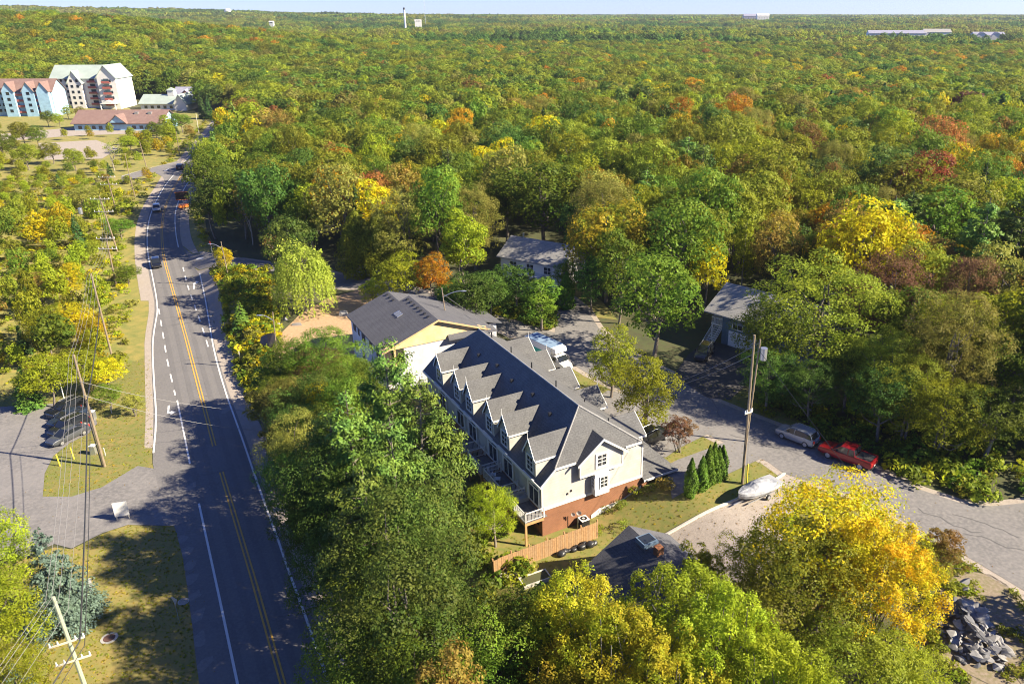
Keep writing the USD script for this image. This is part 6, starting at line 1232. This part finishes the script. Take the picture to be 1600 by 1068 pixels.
def where(x, y, px, py):
    """landmarks a viewer can find"""
    marks = ((110, 150, 'hotel'), (290, 150, 'lilac-roofed house'), (250, 300, 'highway bend'), (465, 420, 'weeping willow'), (600, 205, 'gravel clearing'), (575, 360, 'olive cedar pair'), (840, 390, 'grey-roofed house'), (848, 290, 'very large green oak'), (740, 330, 'large brown tree'), (950, 340, 'large green maple'), (1150, 450, 'blue house'), (1290, 430, 'huge rounded olive tree'), (1420, 370, 'red-crowned maple'), (1525, 440, 'purple-red maple'), (1545, 290, 'right edge spruce'), (760, 250, 'gold and orange maple'), (1330, 710, 'red pickup'), (105, 440, 'yellow meadow trees'), (30, 600, 'parking lot'), (170, 350, 'crossarm poles'), (1018, 355, 'salmon-red maple'), (1200, 250, 'middle of the right slope'), (1100, 200, 'upper slope'), (400, 250, 'highway trees'), (560, 190, 'reddish-brown thin tree'))
    m = min(marks, key=lambda m: (m[0] - px) ** 2 + (1.6 * (m[1] - py)) ** 2); dx, dy = px - m[0], 1.6 * (py - m[1])
    far_ = math.hypot(dx, dy); side = ('beyond' if dy < 0 else 'in front of') if abs(dy) > abs(dx) else ('right of' if dx > 0 else 'left of')
    return f"{'just ' if far_ < 60 else 'well ' if far_ > 150 else ''}{side} the {m[2]}" if side != 'in front of' or far_ >= 60 else f'close in front of the {m[2]}'
rec = []
for k in range(len(near)):
    warm = not left[k] and (q[k][0] > 1130 or 300 < q[k][0] < 640) and q[k][1] < 480 and rng.uniform() < .10; kind, m, _ = pick(k, PICKL if left[k] else PICKW if warm else PICK)
    h = rng.uniform(4.0, 9.0) if left[k] else float(np.clip(rng.normal(14.2, 2.4), 8.5, 19)); 
    if mead[k]:
        if rng.uniform() < .6: continue
        h = rng.uniform(2.0, 4.0); kind = 'bush'; 
    if left[k] and q[k][1] < 300: h = rng.uniform(2.5, 4.5)
    H0, R0 = HEIGHT[kind]; r = R0 * h / H0 * float(np.clip(rng.normal(.88, .17), .55, 1.3)); r = max(r, 1.2)
    rec.append((kind, m, near[k, 0], near[k, 1], gz[k], h, r, q[k]))
size_in_view = np.array([t[6] * t[5] / (t[2] ** 2 + t[3] ** 2) * (1. if -20 < t[7][0] < 1620 else .0) for t in rec]); order = np.argsort(-size_in_view)
NEAR_MOST = 330
TIES, mass, kinds_n = {}, [], {}
for n_, k in enumerate(order):
    kind, m, x, y, z, h, r, pq = rec[k]; seed = 1 + int(rng.integers(2)); key = f'{kind}_{seed}'
    if kind == 'bush' or n_ >= NEAR_MOST or size_in_view[k] == 0:
        mass.append((kind, m, seed, x, y, z, h, r)); continue
    nm, word = WORD[kind]; kinds_n[nm] = kinds_n.get(nm, 0) + 1
    if kinds_n[nm] > 280: mass.append((kind, m, seed, x, y, z, h, r)); continue
    hue = HUE[NAMES[id(m)]]; sz = 'small' if h < 6 else 'tall' if h > 15.5 else ''
    lab = ' '.join(f"{sz} {hue} {word} {where(x, y, *pq)}".split())
    TIES.setdefault(lab, []).append((pq[0], nm, key, m, (x, y, z), h, r, PALE_BARK if kind in ('bare', 'poplar') else None, f'{hue} trees of the forest' if not left[k] else f'{hue} trees of the left scrub'))

for lab, same in TIES.items():
    same.sort(key=lambda t: t[0]); n_ = len(same); ways = {1: [''], 2: [', leftmost', ', rightmost'], 3: [', leftmost', ', middle', ', rightmost']}.get(n_, [''] * n_)
    for (_, nm, key, m, xyz, h, r, bk, gr), w_ in zip(same, ways): plant(nm, lab + w_, 'tree', key, m, xyz, h, r, bark=bk, group=gr)
# low trees and scrub on the open ground below the hotel
fld = ppoly([(-60, 205), (262, 205), (300, 215), (262, 262), (-60, 262)]).difference(shapely.union_all([hotel_lot.buffer(2), far_lot.buffer(3), hwy.buffer(4), sideroad.buffer(3)]))
hot = jitter(200, 420, -60, -18, 8.); hot = hot[shapely.contains_xy(fld, hot[:, 0], hot[:, 1])]
for x, y in hot:
    kind, m, _ = pick(0, PICKL)
    h = rng.uniform(2.5, 6.); H0, R0 = HEIGHT[kind]; mass.append((kind, m, 1 + int(rng.integers(2)), x, y, float(ground_z(x, y)), h, max(1.3, R0 * h / H0)))
# the mass: near remainder and the canopy to the skyline
FP = stage.DefinePrim('/World/forest_mass'); fm = UsdGeom.PointInstancer.Define(stage, '/World/forest_mass'); tag('/World/forest_mass', 'mixed autumn forest stretching to the horizon', 'forest', kind='stuff')
protos, pidx, ppos, prot, pscl = {}, [], [], [], []
def proto(key, lv, m):
    k = (key, id(m))
    if k not in protos:
        path = f'/World/forest_mass/kind_{len(protos):02d}'; usdkit.mesh(stage, path, lv, m); protos[k] = (len(protos), path)
    return protos[k][0]
FAR = {}
def far_shape(kind, seed):
    if (kind, seed) not in FAR:
        FAR[(kind, seed)] = {'oak': lambda: broadleaf(seed + 200, 15, 5, .24, 20, 2000, .72, .40)[0], 'maple': lambda: broadleaf(seed + 230, 15, 4.8, .2, 22, 2000, .68, .38)[0], 'pine': lambda: white_pine(seed + 200, 19, 5, 1900, .8)[0], 'spruce': lambda: spruce(seed + 200, 14, 2.7, 1500, .6)[0], 'bush': lambda: shrub(seed + 240, 3, 1.9, 420, .42)[0]}[kind]()
    return FAR[(kind, seed)]
def add_mass(kind, m, seed, x, y, z, h, r):
    k2 = kind if kind in ('oak', 'maple', 'pine', 'spruce', 'bush') else {'fine': 'oak', 'tall': 'maple', 'poplar': 'maple', 'bare': 'maple', 'stemmy': 'oak'}[kind]
    H0, R0 = HEIGHT[k2]; i = proto((k2, seed), far_shape(k2, seed), m); a = rng.uniform(0, 6.283)
    pidx.append(i); ppos.append((x, y, z)); prot.append((math.cos(a / 2), 0, 0, math.sin(a / 2))); pscl.append((r / R0, r / R0, h / H0))
for t in mass: add_mass(t[0], t[1], t[2], *t[3:])
mid_ = jitter(330, 900, -46, 42, 7.6); mid_ = mid_[~shapely.contains_xy(blocked, mid_[:, 0], mid_[:, 1])]
LOW = [('oak', GREEN, .17), ('maple', GREEN, .10), ('oak', OLIVE, .23), ('maple', OLIVE, .12), ('maple', LIME, .13), ('maple', BROWN, .05), ('oak', ASH, .03), ('maple', RUST, .018), ('maple', ORANGE, .010), ('maple', YELLOW, .02), ('maple', RED, .003), ('oak', DEEP, .05), ('pine', PINE, .035), ('spruce', SPRUCE, .02)]
for x, y in mid_:
    kind, m, _ = pick(0, LOW); h = rng.uniform(12, 17); add_mass(kind, m, 1 + int(rng.integers(2)), x, y, float(ground_z(x, y)), h, HEIGHT[kind][1] * h / HEIGHT[kind][0] * rng.uniform(.95, 1.35))
# beyond that, patches of canopy, twenty-odd crowns each
def patch(seed, W, n, leaf, per):
    g = np.random.default_rng(seed); C, R = [], []
    for k in range(n):
        x, y = g.uniform(-W / 2, W / 2, 2); h = g.uniform(11, 16); r = g.uniform(3.6, 5.6)
        for j in range(4): C.append((x + g.normal() * r * .35, y + g.normal() * r * .35, h - r * .75 + g.normal() * .7)); R.append(r * g.uniform(.45, .75))
    return lobe_leaves(g, np.array(C), np.array(R), per, leaf, .3, .7)
for W, a, b, n, leaf, per, st in ((26., 900, 2300, 12, 1.5, 2600, 24.), (60., 2300, 9000, 40, 4.2, 2600, 56.)):
    P = jitter(a, b, -46, 42, st); P = P[~shapely.contains_xy(blocked, P[:, 0], P[:, 1])]
    z = ground_z(P[:, 0], P[:, 1])
    ms = [GREEN, OLIVE, LIME, OLIVE, ASH, DEEP, GREEN, BROWN]
    for (x, y), zz in zip(P, z):
        f_ = float(meshkit.fbm(np.array([[x / 140, y / 220, 3.]]), 3, 9)[0]) + rng.normal() * .07; j = 5 if f_ < .37 else int(rng.choice([0, 6])) if f_ < .48 else int(rng.choice([1, 3, 1, 0])) if f_ < .6 else int(rng.choice([2, 1, 4, 7])); key = (W, j % 3)
        if key not in FAR: FAR[key] = patch(int(W) + j % 3, W, n, leaf, per)
        i = proto(key, FAR[key], ms[j]); an = rng.uniform(0, 6.283)
        pidx.append(i); ppos.append((x, y, zz)); prot.append((math.cos(an / 2), 0, 0, math.sin(an / 2))); s = rng.uniform(.9, 1.15); pscl.append((s, s, s * rng.uniform(.85, 1.2)))
def fill(inst, pidx, ppos, prot, pscl, paths):
    inst.CreatePrototypesRel().SetTargets([Sdf.Path(p) for p in paths]); inst.CreateProtoIndicesAttr(Vt.IntArray([int(i) for i in pidx])); inst.CreatePositionsAttr(Vt.Vec3fArray.FromNumpy(np.array(ppos, np.float32)))
    inst.CreateOrientationsAttr(Vt.QuathArray([Gf.Quath(*map(float, r)) for r in prot])); inst.CreateScalesAttr(Vt.Vec3fArray.FromNumpy(np.array(pscl, np.float32)))
fill(fm, pidx, ppos, prot, pscl, [p for _, p in sorted(protos.values())])

# undergrowth and weeds: nobody could count them
ug = UsdGeom.PointInstancer.Define(stage, '/World/undergrowth'); tag('/World/undergrowth', 'low weeds, ferns and brush on verges and forest edges', 'undergrowth', kind='stuff')
up, ui, uo, ur, us = {}, [], [], [], []
def weeds(poly, n, mats, h0, h1, seed):
    g = np.random.default_rng(seed); x0, y0, x1, y1 = poly.bounds; P = g.uniform((x0, y0), (x1, y1), (n, 2)); P = P[shapely.contains_xy(poly, P[:, 0], P[:, 1])]
    z = ground_z(P[:, 0], P[:, 1])
    for (x, y), zz in zip(P, z):
        m = mats[int(g.integers(len(mats)))]; s = int(g.integers(3)); k = (s, id(m))
        if k not in up: path = f'/World/undergrowth/kind_{len(up):02d}'; usdkit.mesh(stage, path, shrub(s + 300, 1., 1., 170, .26)[0], m); up[k] = (len(up), path)
        h = g.uniform(h0, h1); r = h * g.uniform(.7, 1.4); a = g.uniform(0, 6.283); ui.append(up[k][0]); uo.append((x, y, zz)); ur.append((math.cos(a / 2), 0, 0, math.sin(a / 2))); us.append((r, r, h))
clear_ = shapely.union_all([paved, shoulder, gravel_lot, drives])
mead_zone = meadow.difference(hwy.buffer(3.4))
weeds(mead_zone, 16000, [LIME, OLIVE, LIME, YELLOW, BROWN], .4, 1.3, 1)
def tufts(poly, n, seed):
    weeds(poly, int(n * 1.6), [LIME, LIME, YELLOW, TIPPED], .05, .12, seed)
belt = Polygon([lot(-10, -20), lot(-3.5, -20), lot(-3.5, 36), lot(-10, 44)]).difference(clear_)
weeds(shapely.union_all([belt, ppoly([(1380, 745), (1240, 668), (1180, 640), (1180, 600), (1640, 690), (1640, 775), (1540, 785), (1450, 762)]).difference(street.buffer(.5))]), 2600, [GREEN, LIME, OLIVE, GREEN], .5, 1.5, 2)
weeds(ppoly([(1440, 860), (1500, 850), (1600, 940), (1640, 1068), (1400, 1068), (1420, 930)]).difference(shapely.union_all([street.buffer(.6), ppoly(poly).buffer(.3), ppoly([(1520, 900), (1560, 900), (1610, 970), (1570, 990)])])), 600, [OLIVE, LIME, BROWN, OLIVE], .2, .6, 3)
weeds(ppoly([(690, 480), (790, 505), (865, 528), (880, 515), (868, 470), (790, 460), (690, 440)]).difference(street.buffer(.3)), 1200, [GREEN, DEEP, OLIVE], .4, 1.2, 4)
weeds(ppoly([(320, 430), (420, 420), (440, 500), (430, 560), (400, 640), (345, 545)]).difference(shapely.union_all([clear_, dirt])), 1500, [LIME, OLIVE, YELLOW, GREEN], .4, 1.3, 5)
tufts(lawn_lot.difference(Polygon([lot(-.3, -.3), lot(15.5, -.3), lot(15.5, 29), lot(-.3, 29)])), 9000, 11); tufts(lawn_left, 9000, 12); tufts(lawn_mid, 6000, 13)
g_ = np.random.default_rng(31); lq, ln_ = [], []
for poly_, n_l in ((street.buffer(.8).difference(street.buffer(-1.3)), 2600), (street, 260), (lawn_lot, 2200), (lawn_mid, 900), (lawn_left, 1500), (drives, 300), (hwy.buffer(1.2).difference(hwy.buffer(-1.2)), 2500), (parking, 200), (gravel_lot, 350)):
    x0, y0, x1, y1 = poly_.bounds; P = g_.uniform((x0, y0), (x1, y1), (n_l * 6, 2)); P = P[shapely.contains_xy(poly_, P[:, 0], P[:, 1])][:n_l]; lq.append(np.column_stack([P, ground_z(P[:, 0], P[:, 1]) + .10])); ln_.append(g_.normal(size=(len(P), 3)) * .25 + [0, 0, 1.])
usdkit.mesh(stage, '/World/fallen_leaves', quads(np.vstack(lq), np.vstack(ln_), .10, g_), RUST); tag('/World/fallen_leaves', 'scattered fallen leaves along road edges and lawns', 'fallen leaves', kind='stuff')
fill(ug, ui, uo, ur, us, [p for _, p in sorted(up.values())])

# the air between here and the skyline
M_HAZE = usdkit.material(stage, '/World/Looks/haze_air', {'v': ('principled_volume', {'color': (.80, .88, 1.0), 'density': 5.5e-5, 'anisotropy': .2})}, [], volume='v.volume')
single('haze', box(-9800, -9800, -12, 9800, 9800, 170), M_HAZE, 'thin pale haze hanging over the whole forest', 'haze', kind='stuff')
